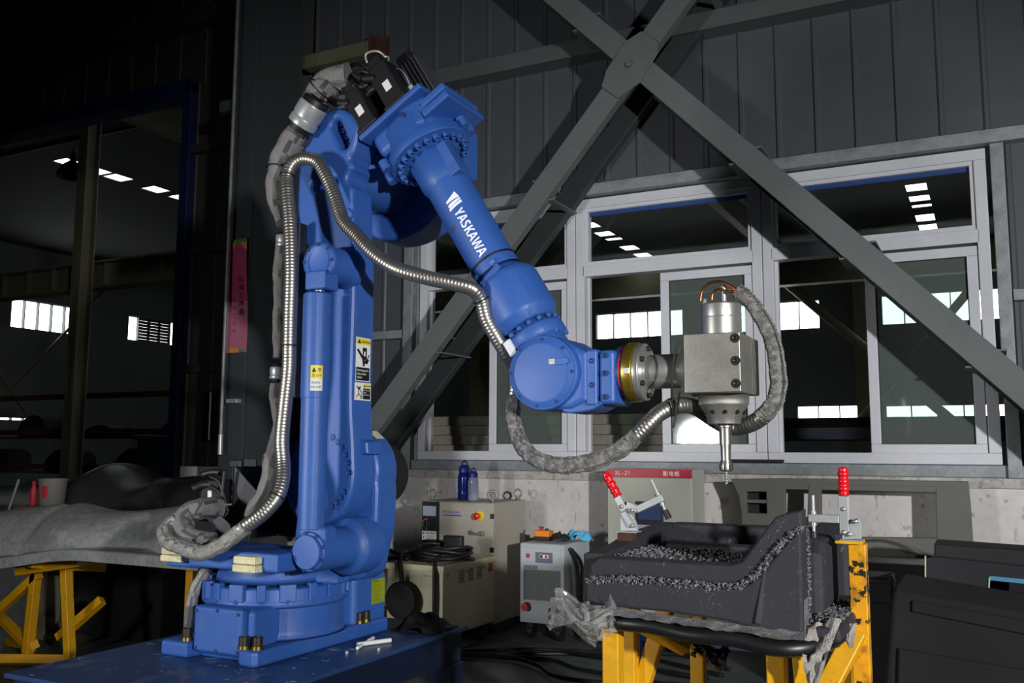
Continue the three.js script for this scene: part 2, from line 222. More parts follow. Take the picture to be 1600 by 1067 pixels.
function farWindow(axis, at, [a, b, c, d], n, shut = []) {
  const w = struct('window_' + nWin++), bars = [], t = 0.03; const mk = (u0, u1, v0, v1, z0, z1) => (axis === 'x' ? B(at + z0, at + z1, v0, v1, u0, u1, 0) : B(u0, u1, v0, v1, at + z0, at + z1, 0));
  bars.push(mk(a, b, c, c + t, -0.06, 0.06), mk(a, b, d - t, d, -0.06, 0.06)); for (let i = 0; i <= n; i++) { const u = a + (b - a) * i / n; bars.push(mk(u - t / 2, u + t / 2, c, d, -0.06, 0.06)); }
  mesh('window_frame', bars, mat.frameDark, w);
  for (let i = 0; i < n; i++) { const u0 = a + (b - a) * i / n, u1 = a + (b - a) * (i + 1) / n; if (shut.includes(i)) { const sl = []; for (let k = 0; k < 8; k++) sl.push(mk(u0, u1, c + (d - c) * k / 8, c + (d - c) * (k + 0.92) / 8, -0.02, 0.02)); mesh('shutter', sl, mat.hallSteel, w); } else mesh('pane', mk(u0, u1, c, d, -0.004, 0.004), mat.glass, w); }
}
farH.forEach((h, i) => farWindow('z', HALL.z0, h, [4, 5, 5, 5, 3, 3, 5][i]));
lefH.forEach((h, i) => farWindow('x', HALL.x0, h, [5, 5, 6][i], i === 1 ? [1, 2, 3] : []));
// roof: sheet with skylight openings between purlins
const SK = []; for (const [x0, x1, zs] of [[-9.76, -9.28, [[-17.75, -17.15], [-18.85, -18.3], [-19.45, -19.15], [-20.95, -20.3], [-22.1, -21.5]]], [-1.52, -1.07, [[-17.75, -17.1], [-18.75, -18.2], [-19.4, -19.1], [-21.0, -20.2], [-22.2, -21.4]]], [-17.6, -17.15, [[-7.5, -7.02], [-8.2, -7.72], [-8.78, -8.28], [-9.85, -9.35], [-10.65, -10.15]]]]) for (const [a, b] of zs) SK.push([x0, x1, a, b]); for (const x0 of [-9.76, -1.52, 6.7]) for (let k = 0; k < 7; k++) SK.push([x0, x0 + 0.46, -2.6 - k * 2.05, -1.2 - k * 2.05]);  // rows from the last loop are out of view, added to brighten the hall
const roofG = Ex([[HALL.x0, HALL.z0], [HALL.x1, HALL.z0], [HALL.x1, 0], [HALL.x0, 0]], 0, 0.02, 0, SK.map(([a, b, c, d]) => [[a, c], [a, d], [b, d], [b, c]])).rotateX(Math.PI / 2).translate(0, HALL.h + 0.02, 0);
{ const p = roofG.attributes.position; for (let i = 0; i < p.count; i++) p.setZ(i, p.getZ(i)); }
structMesh('ceiling_hall', roofG, noisy(0x343733, 3, 0.06, 34, 0.8, 0));
for (const [a, b, c, d] of SK) { const w = struct('window_' + nWin++); mesh('skylight_pane', B(a, b, HALL.h + 0.006, HALL.h + 0.012, c, d, 0), mat.glass, w); }
for (let k = 0; k < 6; k++) trim(11 + k, B(HALL.x0, HALL.x1, HALL.h - 0.05, HALL.h - 0.001, -1.05 - k * 1.05, -1.0 - k * 1.05, 0), mat.hallSteel);

// ---------------------------------------------------------------- steelwork
function braceBar(name, t, a, b, z, w, m = mat.brace) { // a channel with its flanges turned to the wall
  const A = V(a[0], a[1], z), Bq = V(b[0], b[1], z), D = Bq.clone().sub(A).normalize(), N = V(-D.y, D.x, 0);
  const g = [bar(A, Bq, w, 0.008, 0.001)];
  for (const s of [-1, 1]) { const o = N.clone().multiplyScalar(s * (w / 2 - 0.004)).add(V(0, 0, -0.03)); g.push(bar(A.clone().add(o), Bq.clone().add(o), 0.008, 0.06, 0.001)); }
  const ang = Math.atan2(D.y, D.x) - Math.PI / 2; // bars are built about y: turn their flat side to z
  return mesh(name, g, m, t);
}
function makeBrace(label, a, b, zf, zb, w, ks, gus) {
  const t = thing('cross_brace', label, 'brace', [b[0], 0, (zf + zb) / 2]);
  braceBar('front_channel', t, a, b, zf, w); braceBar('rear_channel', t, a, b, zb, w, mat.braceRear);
  const A = V(a[0], a[1], 0), D = V(b[0] - a[0], b[1] - a[1], 0), L = D.length(); D.normalize(); const N = V(-D.y, D.x, 0);
  for (const k of ks) for (const s of [-1, 1]) { // batten angles lacing front to rear, their ends stand proud
    const c = A.clone().addScaledVector(D, L * k + s * 0.02).addScaledVector(N, s * (w / 2 + 0.008));
    mesh('batten', bar(c.clone().setZ(zb - 0.05), c.clone().setZ(zf - 0.012), 0.05, 0.01, 0.001).rotateX(0), mat.brace, t);
  }
  return t;
}
const b1 = makeBrace('long grey steel brace falling from upper left to lower right across the windows', [-3.6, 5.29], [1.25, 0.25], 0.45, 0.1, 0.138, [0.1, 0.2, 0.3, 0.5, 0.62, 0.74, 0.86], 0);
const b2 = makeBrace('double grey steel brace rising from behind the robot to the upper right', [-4.35, 0.53], [-0.7, 4.76], 0.45, 0.1, 0.14, [0.3, 0.52, 0.8], 1);
{ const D = V(3.65, 4.23, 0).normalize(), c = V(-1.852, 3.43, 0.462), N = V(-D.y, D.x, 0), q = (u, v) => { const p = c.clone().addScaledVector(D, u).addScaledVector(N, v); return [p.x, p.y]; };
  mesh('gusset_plate', Ex([q(-0.2, -0.07), q(-0.05, -0.13), q(0.15, -0.11), q(0.2, -0.06), q(0.2, 0.07), q(0.1, 0.12), q(-0.1, 0.11), q(-0.2, 0.07)], 0.456, 0.468, 0.002), mat.brace, b2);
  mesh('bolt', [Cy(V(c.x, c.y, 0.466), V(c.x, c.y, 0.488), 0.024, 0.022, 6), Cy(V(c.x, c.y, 0.466), V(c.x, c.y, 0.47), 0.033)], mat.brace, b2); }
{ const t = thing('steel_column', 'tall dark grey steel column standing left of the robot behind the grey sleeve', 'column', [-4.78, 0, 0.4]);
  mesh('flange', B(-4.9, -4.68, 0, 8, 0.636, 0.65, 0.002), mat.column, t); mesh('flange', B(-4.9, -4.68, 0, 8, 0.14, 0.154, 0.002), mat.column, t); mesh('web', B(-4.7, -4.686, 0, 8, 0.15, 0.64, 0), mat.column, t);
  mesh('web', B(-4.896, -4.886, 0, 8, 0.15, 0.64, 0), mat.column, t); }
{ const t = thing('hanging_conduit', 'thin grey metal conduit hanging down along the steel column', 'conduit', [-4.81, 1.05, 0.72]);
  mesh('conduit', Cy(V(-4.815, 1.14, 0.72), V(-4.815, 8, 0.72), 0.013), mat.galv, t); mesh('coupling', [Cy(V(-4.815, 1.12, 0.72), V(-4.815, 1.2, 0.72), 0.017), Cy(V(-4.815, 1.06, 0.72), V(-4.815, 1.12, 0.72), 0.02, 0.02, 6)], mat.zinc, t);
  mesh('clip', B(-4.8, -4.7, 1.42, 1.45, 0.652, 0.7), mat.zinc, t); }
// banner with vertical characters on the column
const STROKES = {
  pei: [[0.5, 1, 4.8, 1], [1, 3, 1, 9], [4.5, 3, 4.5, 9], [1, 3, 4.5, 3], [1, 9, 4.5, 9], [2.2, 1, 2.2, 5], [3.3, 1, 3.3, 5], [1, 6.6, 4.5, 6.6], [5.6, 1.4, 9, 1.4], [9, 1.4, 9, 4.6], [5.8, 4.6, 9, 4.6], [5.8, 4.6, 5.8, 8.6], [5.8, 8.8, 9.6, 8.8], [9.6, 8.8, 9.6, 7.2]],
  dian: [[1.8, 2, 8.2, 2], [1.8, 2, 1.8, 6.6], [8.2, 2, 8.2, 6.6], [1.8, 4.3, 8.2, 4.3], [1.8, 6.6, 8.2, 6.6], [5, 0.3, 5, 8.6], [5, 8.8, 9.4, 8.8], [9.4, 8.8, 9.4, 7.4]],
  gui: [[2.4, 0.4, 2.4, 9.6], [0.4, 3, 4.4, 3], [2.4, 3.2, 0.5, 6.6], [2.4, 3.2, 4.3, 5.6], [5.3, 1.2, 5.3, 9.2], [5.3, 1.2, 9.6, 1.2], [5.3, 9.2, 9.7, 9.2], [5.3, 3.8, 8.9, 3.8], [8.9, 3.8, 8.9, 6.6], [5.3, 6.6, 8.9, 6.6]],
  hou: [[8, 0.6, 2, 1.8], [2, 1.8, 2, 6], [2, 6, 0.8, 9.4], [2, 3.6, 9.2, 3.6], [4, 5.6, 8.4, 5.6], [4, 5.6, 4, 9.2], [8.4, 5.6, 8.4, 9.2], [4, 9, 8.4, 9]],
  dao: [[1, 1, 2, 2], [0.8, 3.8, 2.4, 3.8], [2.4, 3.8, 1.6, 7.6], [0.6, 8, 3, 8.6], [3, 8.6, 9.6, 9.2], [3.6, 2, 9.4, 2], [5, 0.4, 5.6, 1.6], [8, 0.4, 7.2, 1.6], [4.4, 3.4, 8.6, 3.4], [4.4, 3.4, 4.4, 7.6], [8.6, 3.4, 8.6, 7.6], [4.4, 4.8, 8.6, 4.8], [4.4, 6.2, 8.6, 6.2], [4.4, 7.6, 8.6, 7.6]],
  gong: [[1.4, 1.6, 8.6, 1.6], [5, 1.6, 5, 8.6], [0.6, 8.6, 9.4, 8.6]],
  xu: [[5, 0.3, 5, 1.4], [1.4, 1.6, 9.4, 1.6], [1.4, 1.6, 1.4, 6], [1.4, 6, 0.6, 9.4], [3.4, 3, 8.4, 3], [8.4, 3, 6, 4.6], [4.6, 3.6, 6.4, 5], [2.6, 5.6, 9.2, 5.6], [9.2, 5.6, 8.2, 7], [6, 5.6, 6, 9.2], [6, 9.2, 4.6, 8.6]],
  shi: [[2.2, 0.6, 7.8, 0.6], [2.2, 0.6, 2.2, 4], [7.8, 0.6, 7.8, 4], [2.2, 2.2, 7.8, 2.2], [2.2, 4, 7.8, 4], [0.6, 5.4, 9.4, 5.4], [5, 5.4, 5, 9], [5, 7, 8.2, 7], [3, 6.4, 0.8, 9.6], [2.2, 8, 9.6, 9.4]],
};
function glyph(c, k, x, y, s, col, lw) { c.strokeStyle = col; c.lineWidth = lw; c.lineCap = 'square'; for (const [a, b, d, e] of STROKES[k]) { c.beginPath(); c.moveTo(x + a * s / 10, y + b * s / 10); c.lineTo(x + d * s / 10, y + e * s / 10); c.stroke(); } }
const bannerTex = canvasTex(128, 640, (c, w, h) => {
  c.fillStyle = '#a83a66'; c.fillRect(0, 0, w, h); c.fillStyle = '#b86a86'; c.fillRect(0, h * 0.55, w, h * 0.45);
  c.fillStyle = '#4a8a3a'; c.beginPath(); c.moveTo(0, 0); c.lineTo(w, 0); c.lineTo(w, 14); c.lineTo(0, 40); c.fill(); c.fillStyle = '#d88a3a'; c.beginPath(); c.moveTo(8, 26); c.lineTo(60, 20); c.lineTo(40, 70); c.fill(); c.beginPath(); c.moveTo(128, 20); c.lineTo(84, 20); c.lineTo(128, 70); c.fill(); c.fillRect(20, h - 26, 60, 26); c.fillStyle = '#4a8a3a'; c.fillRect(84, h - 18, 30, 18);
  ['hou', 'dao', 'gong', 'xu', 'shi'].forEach((k, i) => glyph(c, k, 74, 210 + i * 46, 36, '#3a1424', 4)); for (let i = 0; i < 5; i++) glyph(c, ['dao', 'shi', 'gong', 'hou', 'xu'][i], 34, 330 + i * 44, 28, '#8a3050', 2);
});
{ const t = thing('wall_banner', 'narrow pink paper banner with a column of dark characters on the steel column', 'banner', [-4.79, 1.78, 0.665]);
  const g = gridSurf(4, 24, (u, v) => V(-4.88 + u * 0.2 + v * 0.02 + 0.0 * v, 2.6 - v * 0.82, 0.668 + 0.012 * Math.sin(v * 5 + 1) * Math.sin(u * 2))); const uv = []; for (let j = 0; j <= 24; j++) for (let i = 0; i <= 4; i++) uv.push(i / 4, 1 - j / 24); g.setAttribute('uv', new THREE.Float32BufferAttribute(uv, 2));
  mesh('paper', [g, g.clone().translate(0, 0, -0.002)], M(0xffffff, 0.8, 0, { map: bannerTex, side: THREE.DoubleSide }), t, true); }
{ const t = thing('switch_box', 'open black switch box with a white tube lamp on the dark siding', 'box', [-5.5, 1.15, 0.06]);
  mesh('cabinet_shell', ring(-5.62, -5.36, 1.15, 1.56, -0.02, 0.12, 0.012, 0.002), mat.black, t); mesh('back_panel', B(-5.61, -5.37, 1.16, 1.55, -0.02, 0.0, 0), mat.black, t); mesh('tube', Cy(V(-5.55, 1.17, 0.1), V(-5.55, 1.55, 0.1), 0.008), mat.pvc, t); }
single('timber_beam', B(-4.72, -4.08, 4.09, 4.2, 0.0, 0.1, 0.008), mat.wood, 'short weathered timber beam lying across the siding above the robot', 'beam');
single('rusty_plate', [B(-4.08, -3.97, 4.02, 4.24, -0.02, 0.03, 0.003), B(-4.08, -4.06, 4.02, 4.24, 0.02, 0.1, 0.002)], mat.rust, 'small rusty brown plate at the end of the timber beam', 'plate');

// ---------------------------------------------------------------- the next hall
function hallColumn(x, z, w, label, h = 7.0) { const t = thing('hall_column', label, 'column', [x, 0, z]); mesh('flange', B(x - w / 2, x + w / 2, 0, h, z + w * 0.6 - 0.02, z + w * 0.6, 0), mat.hallSteel, t); mesh('flange', B(x - w / 2, x + w / 2, 0, h, z - w * 0.6, z - w * 0.6 + 0.02, 0), mat.hallSteel, t); mesh('web', B(x - 0.01, x + 0.01, 0, h, z - w * 0.6, z + w * 0.6, 0), mat.hallSteel, t); }
hallColumn(-12.5, -4, 0.2, 'thick olive steel column in the dim hall seen through the door opening'); hallColumn(-3.3, -23.5, 0.4, 'olive column by the far wall seen through the rightmost window'); hallColumn(-16.4, -23.5, 0.4, 'olive column by the far wall seen through the leftmost window');
for (const [x, lab] of [[-12.45, 'olive roof rafter above the hall column in the door opening'], [-5.2, 'olive roof rafter of the hall above the middle window']]) single('roof_rafter', [B(x - 0.01, x + 0.01, 6.5, 7.1, -22, -0.6, 0), B(x - 0.1, x + 0.1, 6.48, 6.5, -22, -0.6, 0)], mat.hallSteel, lab, 'beam');
{ const t = thing('crane_beam', 'long olive crane beam with web stiffeners spanning the dim hall', 'beam', [-12, 3.5, -4.3]);
  mesh('web', B(-25, -8.6, 3.62, 4.0, -4.32, -4.3, 0), mat.hallSteel, t); mesh('flange', B(-25, -8.6, 4.0, 4.03, -4.45, -4.15, 0), mat.hallSteel, t); mesh('flange', B(-25, -8.6, 3.6, 3.63, -4.45, -4.15, 0), mat.hallSteel, t);
  for (let i = 0; i < 12; i++) mesh('stiffener', B(-16 + i * 0.62, -15.98 + i * 0.62, 3.63, 4.0, -4.3, -4.2, 0), mat.hallSteel, t); }
{ const t = thing('far_crane_beam', 'long olive crane beam along the far wall above its windows', 'beam', [0, 5.9, -22]); mesh('web', B(-25, 8, 5.95, 6.7, -22.0, -21.96, 0), mat.hallSteel, t); mesh('flange', B(-25, 8, 5.92, 5.95, -22.2, -21.8, 0), mat.hallSteel, t); }
function rod(name, label, a, b, r, m = mat.hallSteel) { return single(name, Cy(a, b, r, r, 8), m, label, 'brace'); }
rod('tie_rod', 'thin steel rod crossing the hall from lower left to the bright window', V(-25.6, 1.2, -10.5), V(-25.6, 6.2, -14.9), 0.05); rod('tie_rod', 'thin steel rod falling to the right below the bright left hall window', V(-25.6, 5.6, -9.6), V(-25.6, 1.4, -13), 0.05);
rod('far_brace', 'olive diagonal brace falling to the right through the open half of the rightmost window', V(-6.0, 6.8, -22.9), V(-0.2, 1.2, -22.9), 0.14); rod('far_brace', 'olive diagonal brace rising to the right in the rightmost dusty pane', V(-3.9, 1.3, -22.6), V(0.7, 6.8, -22.6), 0.12); 
{ const t = thing('pendant_lamp', 'black bell shaped pendant lamp hanging before a skylight', 'lamp', [-15.2, 6.15, -7]); const p = Z(113, 262, -6.6); t.position.copy(p); t.base = p; mesh('lamp_shade', Lt(p.clone().add(V(0, -0.2, 0)), V(0, 1, 0), [[0.3, 0], [0.27, 0.12], [0.17, 0.26], [0.06, 0.34], [0.05, 0.5], [0, 0.5], [0, 0.32], [0.15, 0.25], [0.25, 0.12], [0.28, 0]], 24), mat.lampBlack, t); mesh('cord', Cy(p.clone().add(V(0, 0.25, 0)), V(p.x, HALL.h, p.z), 0.012, 0.012, 8), mat.lampBlack, t); }
{ const t = thing('storage_rack', 'rusty brown storage rack filled with dark parts in the dim hall', 'rack', [-14, 0, -5.5]); const P = [];
  for (const x of [-18.5, -15.5, -12.2, -9.4]) mesh('post', B(x, x + 0.08, 0, 2.1, -6.2, -6.12, 0), mat.rust, t); for (const y of [0.7, 1.35, 2.02]) mesh('rail', B(-18.5, -9.3, y, y + 0.1, -6.24, -6.16, 0), mat.rust, t); for (const y of [0.62, 1.28]) mesh('shelf', B(-18.5, -9.3, y, y + 0.04, -7, -6.2, 0), mat.rust, t); }
for (let i = 0; i < 9; i++) { const x = -18.2 + i * 0.98 + rr(-0.1, 0.1), h = rr(0.2, 0.45), y = i % 2 ? 1.32 : 0.66; single('stored_part', Ex(spline([[x, y], [x + 0.7, y], [x + 0.75, y + h * 0.7], [x + 0.4, y + h], [x + 0.05, y + h * 0.6]], 24), -6.9, -6.35, 0.02), mat.partDark, ['first', 'second', 'third', 'fourth', 'fifth'][i >> 1] + ' dark plastic lump from the left on the ' + (i % 2 ? 'upper' : 'lower') + ' shelf of the rusty hall rack', 'plastic part', 'parts stored on the hall rack'); }
{ const p = Z(210, 735, -3.5), q = Z(290, 735, -3.5); single('teal_tank', [B(p.x, q.x + 0.5, 0.0, 1.25, -4.2, -3.5, 0.05), B(p.x - 0.04, q.x + 0.5, 1.22, 1.28, -4.25, -3.46, 0.02)], mat.teal, 'dark teal plastic tank standing inside the door opening', 'tank'); }
// boards and trestles seen through the windows
{ const t = thing('blue_trestle', 'blue framed trestle table seen through the open half of the rightmost window', 'table', [-1, 0, -3.2]); mesh('rail', B(-2.6, 1.0, 1.2, 1.31, -3.05, -3.0, 0.004), mat.doorBlue, t); mesh('rail', B(-2.6, 1.0, 1.2, 1.31, -4.2, -4.15, 0.004), mat.doorBlue, t); for (const x of [-2.55, -0.8, 0.9]) mesh('leg', B(x, x + 0.07, 0, 1.2, -3.07, -3.0, 0), mat.doorBlue, t);
  for (let i = 0; i < 4; i++) single('dark_sheet', B(-2.7 + i * 0.09, 1.1 - i * 0.12, 1.312 + i * 0.022, 1.33 + i * 0.022, -4.3 + 0.05 * i, -2.95 - 0.03 * i, 0.002), mat.partDark, ['lowest thin dark sheet lying directly on the blue trestle', 'second thin dark sheet up from the blue trestle', 'third thin dark sheet up from the blue trestle', 'topmost thin dark sheet on the blue trestle'][i], 'sheet', 'dark sheets on the blue trestle'); }
{ const t = thing('board_trestle', 'low wooden trestle carrying pale boards behind the left windows', 'table', [-3.4, 0, -1.4]); mesh('top', B(-5.2, -1.7, 1.0, 1.06, -2.0, -0.8, 0.004), mat.carton, t); for (const x of [-5.0, -3.4, -1.9]) mesh('leg', B(x, x + 0.08, 0, 1.0, -1.5, -1.42, 0), mat.carton, t);
  for (let i = 0; i < 4; i++) { const o = rr(-0.12, 0.12), y = 1.062 + i * 0.078; single('pale_board', B(-5.1 + o, -1.9 + o, y, y + 0.074, -1.9, -0.82 - i * 0.05, 0.003), mat.board, ['lowest pale fibre board of the stack behind the left windows', 'second lowest pale fibre board of the stack behind the left windows', 'third pale fibre board from the bottom of the stack behind the left windows', 'topmost pale fibre board of the stack behind the left windows'][i], 'board', 'pale boards stacked behind the windows'); } }
for (const [x, w, z] of [[-4.05, 0.5, -0.5], [-3.45, 0.36, -0.45], [-3.0, 0.34, -0.5]]) single('carton', B(x, x + w, 0, 0.93 + w * 0.1, z - 0.25, z, 0.004), mat.carton, ['brown carton at the left below the pale boards', 'brown carton in the middle below the pale boards', 'brown carton at the right below the pale boards'][x < -4 ? 0 : x < -3.2 ? 1 : 2], 'carton');


// ---------------------------------------------------------------- robot table and robot
{ const t = thing('robot_table', 'dark blue steel machine table with scratched top carrying the robot', 'table', [-2.35, 0, 2.95]);
  mesh('table_top', B(-2.79, -1.905, 0.385, 0.4, 2.28, 3.655, 0.003), mat.table, t);
  mesh('apron', [B(-2.77, -1.925, 0.27, 0.385, 3.61, 3.63, 0.002), B(-2.77, -1.925, 0.27, 0.385, 2.3, 2.32, 0.002), B(-1.945, -1.925, 0.27, 0.385, 2.32, 3.61, 0.002), B(-2.77, -2.75, 0.27, 0.385, 2.32, 3.61, 0.002)], mat.tableShaded, t);
  for (const [x, z] of [[-2.74, 3.55], [-1.96, 3.55], [-2.74, 2.36], [-1.96, 2.36]]) { const l = mesh('leg', B(x - 0.05, x + 0.05, 0, 0.27, z - 0.05, z + 0.05, 0.004), mat.tableShaded, t); mesh('foot_plate', B(x - 0.08, x + 0.08, 0, 0.015, z - 0.08, z + 0.08, 0.002), mat.tableShaded, l); } }
const jx = -2.36, jz = 2.9;                       // first axis
const R = thing('industrial_robot', 'large blue six axis industrial robot holding a milling spindle on a blue table', 'robot', [jx, 0.4, jz]);
const yr = (pts) => pts;                          // outlines in x,z become plates lying in y
function slab(pts, y0, y1, bev = 0.006, curve = 10) { return Ex(pts.map(([x, z]) => [x, -z]), y0, y1, bev, [], curve).rotateX(-Math.PI / 2); }
// base
mesh('base_plate', [slab([[-2.56, 3.24], [-2.44, 3.24], [-2.43, 3.19], [-2.22, 3.19], [-2.21, 3.24], [-2.15, 3.25], [-2.135, 3.235], [-2.13, 2.52], [-2.15, 2.5], [-2.55, 2.5], [-2.57, 2.52], [-2.57, 3.23]], 0.4, 0.452, 0.012)], mat.blue, R);
const drum = Lt(V(jx, 0.452, jz), V(0, 1, 0), [[0.0, 0], [0.256, 0], [0.248, 0.01], [0.243, 0.03], [0.243, 0.1], [0.247, 0.112], [0.0, 0.112]], 64);
mesh('base_body', [drum, B(-2.45, -2.19, 0.41, 0.572, 2.95, 3.205, 0.02), B(-2.55, -2.145, 0.43, 0.635, 2.5, 2.72, 0.03), B(-2.53, -2.17, 0.43, 0.56, 2.55, 2.9, 0.02)], mat.blue, R);
{ const c = mesh('connector_cover', B(-2.427, -2.213, 0.425, 0.576, 3.2, 3.232, 0.012), mat.blue, R); for (const [x, y] of [[-2.412, 0.56], [-2.32, 0.565], [-2.228, 0.56], [-2.412, 0.44], [-2.32, 0.436], [-2.228, 0.44]]) bolt('screw', mat.blueDark, c, V(x, y, 3.231), V(0, 0, 1), 0.006, 0.004); }
for (const [x, z] of [[-2.475, 3.21], [-2.205, 3.225], [-2.16, 3.21], [-2.147, 2.68], [-2.147, 2.64], [-2.53, 2.6]]) { const w = mesh('washer', Cy(V(x, 0.452, z), V(x, 0.463, z), 0.019), mat.brass, R); bolt('anchor_bolt', mat.bolt, w, V(x, 0.463, z), V(0, 1, 0), 0.017, 0.03); }
// slewing ring with clamp lugs
mesh('slewing_ring', Lt(V(jx, 0.56, jz), V(0, 1, 0), [[0, 0], [0.252, 0], [0.258, 0.006], [0.258, 0.022], [0.25, 0.026], [0.25, 0.06], [0.245, 0.066], [0.2, 0.07], [0, 0.07]], 72), mat.blue, R);
for (let i = 0; i < 18; i++) { const a = i / 18 * Math.PI * 2, p = V(jx + 0.248 * Math.cos(a), 0.588, jz + 0.248 * Math.sin(a)); const g = new RoundedBoxGeometry(0.026, 0.06, i % 2 ? 0.03 : 0.056, 2, 0.004).rotateY(-a).translate(p.x, p.y + 0.022, p.z); const l = mesh('ring_lug', g, mat.blue, R); bolt('bolt', mat.blue, l, V(jx + 0.258 * Math.cos(a), 0.583, jz + 0.258 * Math.sin(a)), V(Math.cos(a), 0, Math.sin(a)), 0.008, 0.006); }
// turret
mesh('turret_deck', [Lt(V(jx, 0.628, jz), V(0, 1, 0), [[0, 0], [0.215, 0], [0.21, 0.03], [0.2, 0.05], [0.2, 0.08], [0, 0.08]], 56), slab([[-2.3, 2.95], [-2.06, 2.93], [-2.06, 2.72], [-2.12, 2.7], [-2.35, 2.7]], 0.63, 0.72, 0.01), slab([[-2.46, 3.23], [-2.07, 3.23], [-2.07, 3.0], [-2.5, 2.95]], 0.7, 0.762, 0.01)], mat.blue, R);
for (const [x0, x1, y0, y1, z0, z1] of [[-2.236, -2.135, 0.7, 0.752, 3.2, 3.262], [-2.59, -2.488, 0.712, 0.76, 3.12, 3.24]]) { mesh('foam_pad', [B(x0, x1, y0, (y0 + y1) / 2 - 0.001, z0, z1, 0.006), B(x0 + 0.002, x1 - 0.002, (y0 + y1) / 2, y1, z0, z1 - 0.002, 0.006)], mat.foam, R); }
mesh('turret_arm', B(-2.6, -2.44, 0.69, 0.735, 3.05, 3.2, 0.01), mat.blue, R);
const J2 = [-2.105, 1.02];
{ const o = []; for (let i = 0; i <= 20; i++) { const a = (-0.25 + 1.2 * i / 20) * Math.PI; if (a > -0.3) o.push([J2[0] + 0.165 * Math.cos(a), J2[1] + 0.165 * Math.sin(a)]); }
  const out = [[-1.94, 0.95], ...o.filter(([x, y]) => y > 0.97), [-2.3, 0.9], [-2.3, 0.64], [-2.06, 0.635], [-1.99, 0.66], [-1.965, 0.74], [-1.945, 0.83]];
  mesh('turret_housing', [Ex(spline(out, 70), 2.74, 2.872, 0.02), Lt(V(-2.18, 1.0, 2.62), V(0, 0, 1), [[0, 0], [0.14, 0], [0.15, 0.01], [0.15, 0.14], [0, 0.14]], 48)], mat.blue, R); }
{ const f = []; for (let i = 0; i < 14; i++) f.push(Cy(V(-2.235, 1.0, 2.42 + i * 0.012), V(-2.235, 1.0, 2.426 + i * 0.012), 0.125, 0.125, 40)); f.push(Cy(V(-2.235, 1.0, 2.4), V(-2.235, 1.0, 2.63), 0.1)); mesh('finned_motor', f, mat.blackSoft, R); }
plate('data_label', 0.05, 0.045, V(-2.0, 1.153, 2.8), V(0.62, 0.79, 0), V(-0.79, 0.62, 0), M(0xc9c9a8, 0.6), R);
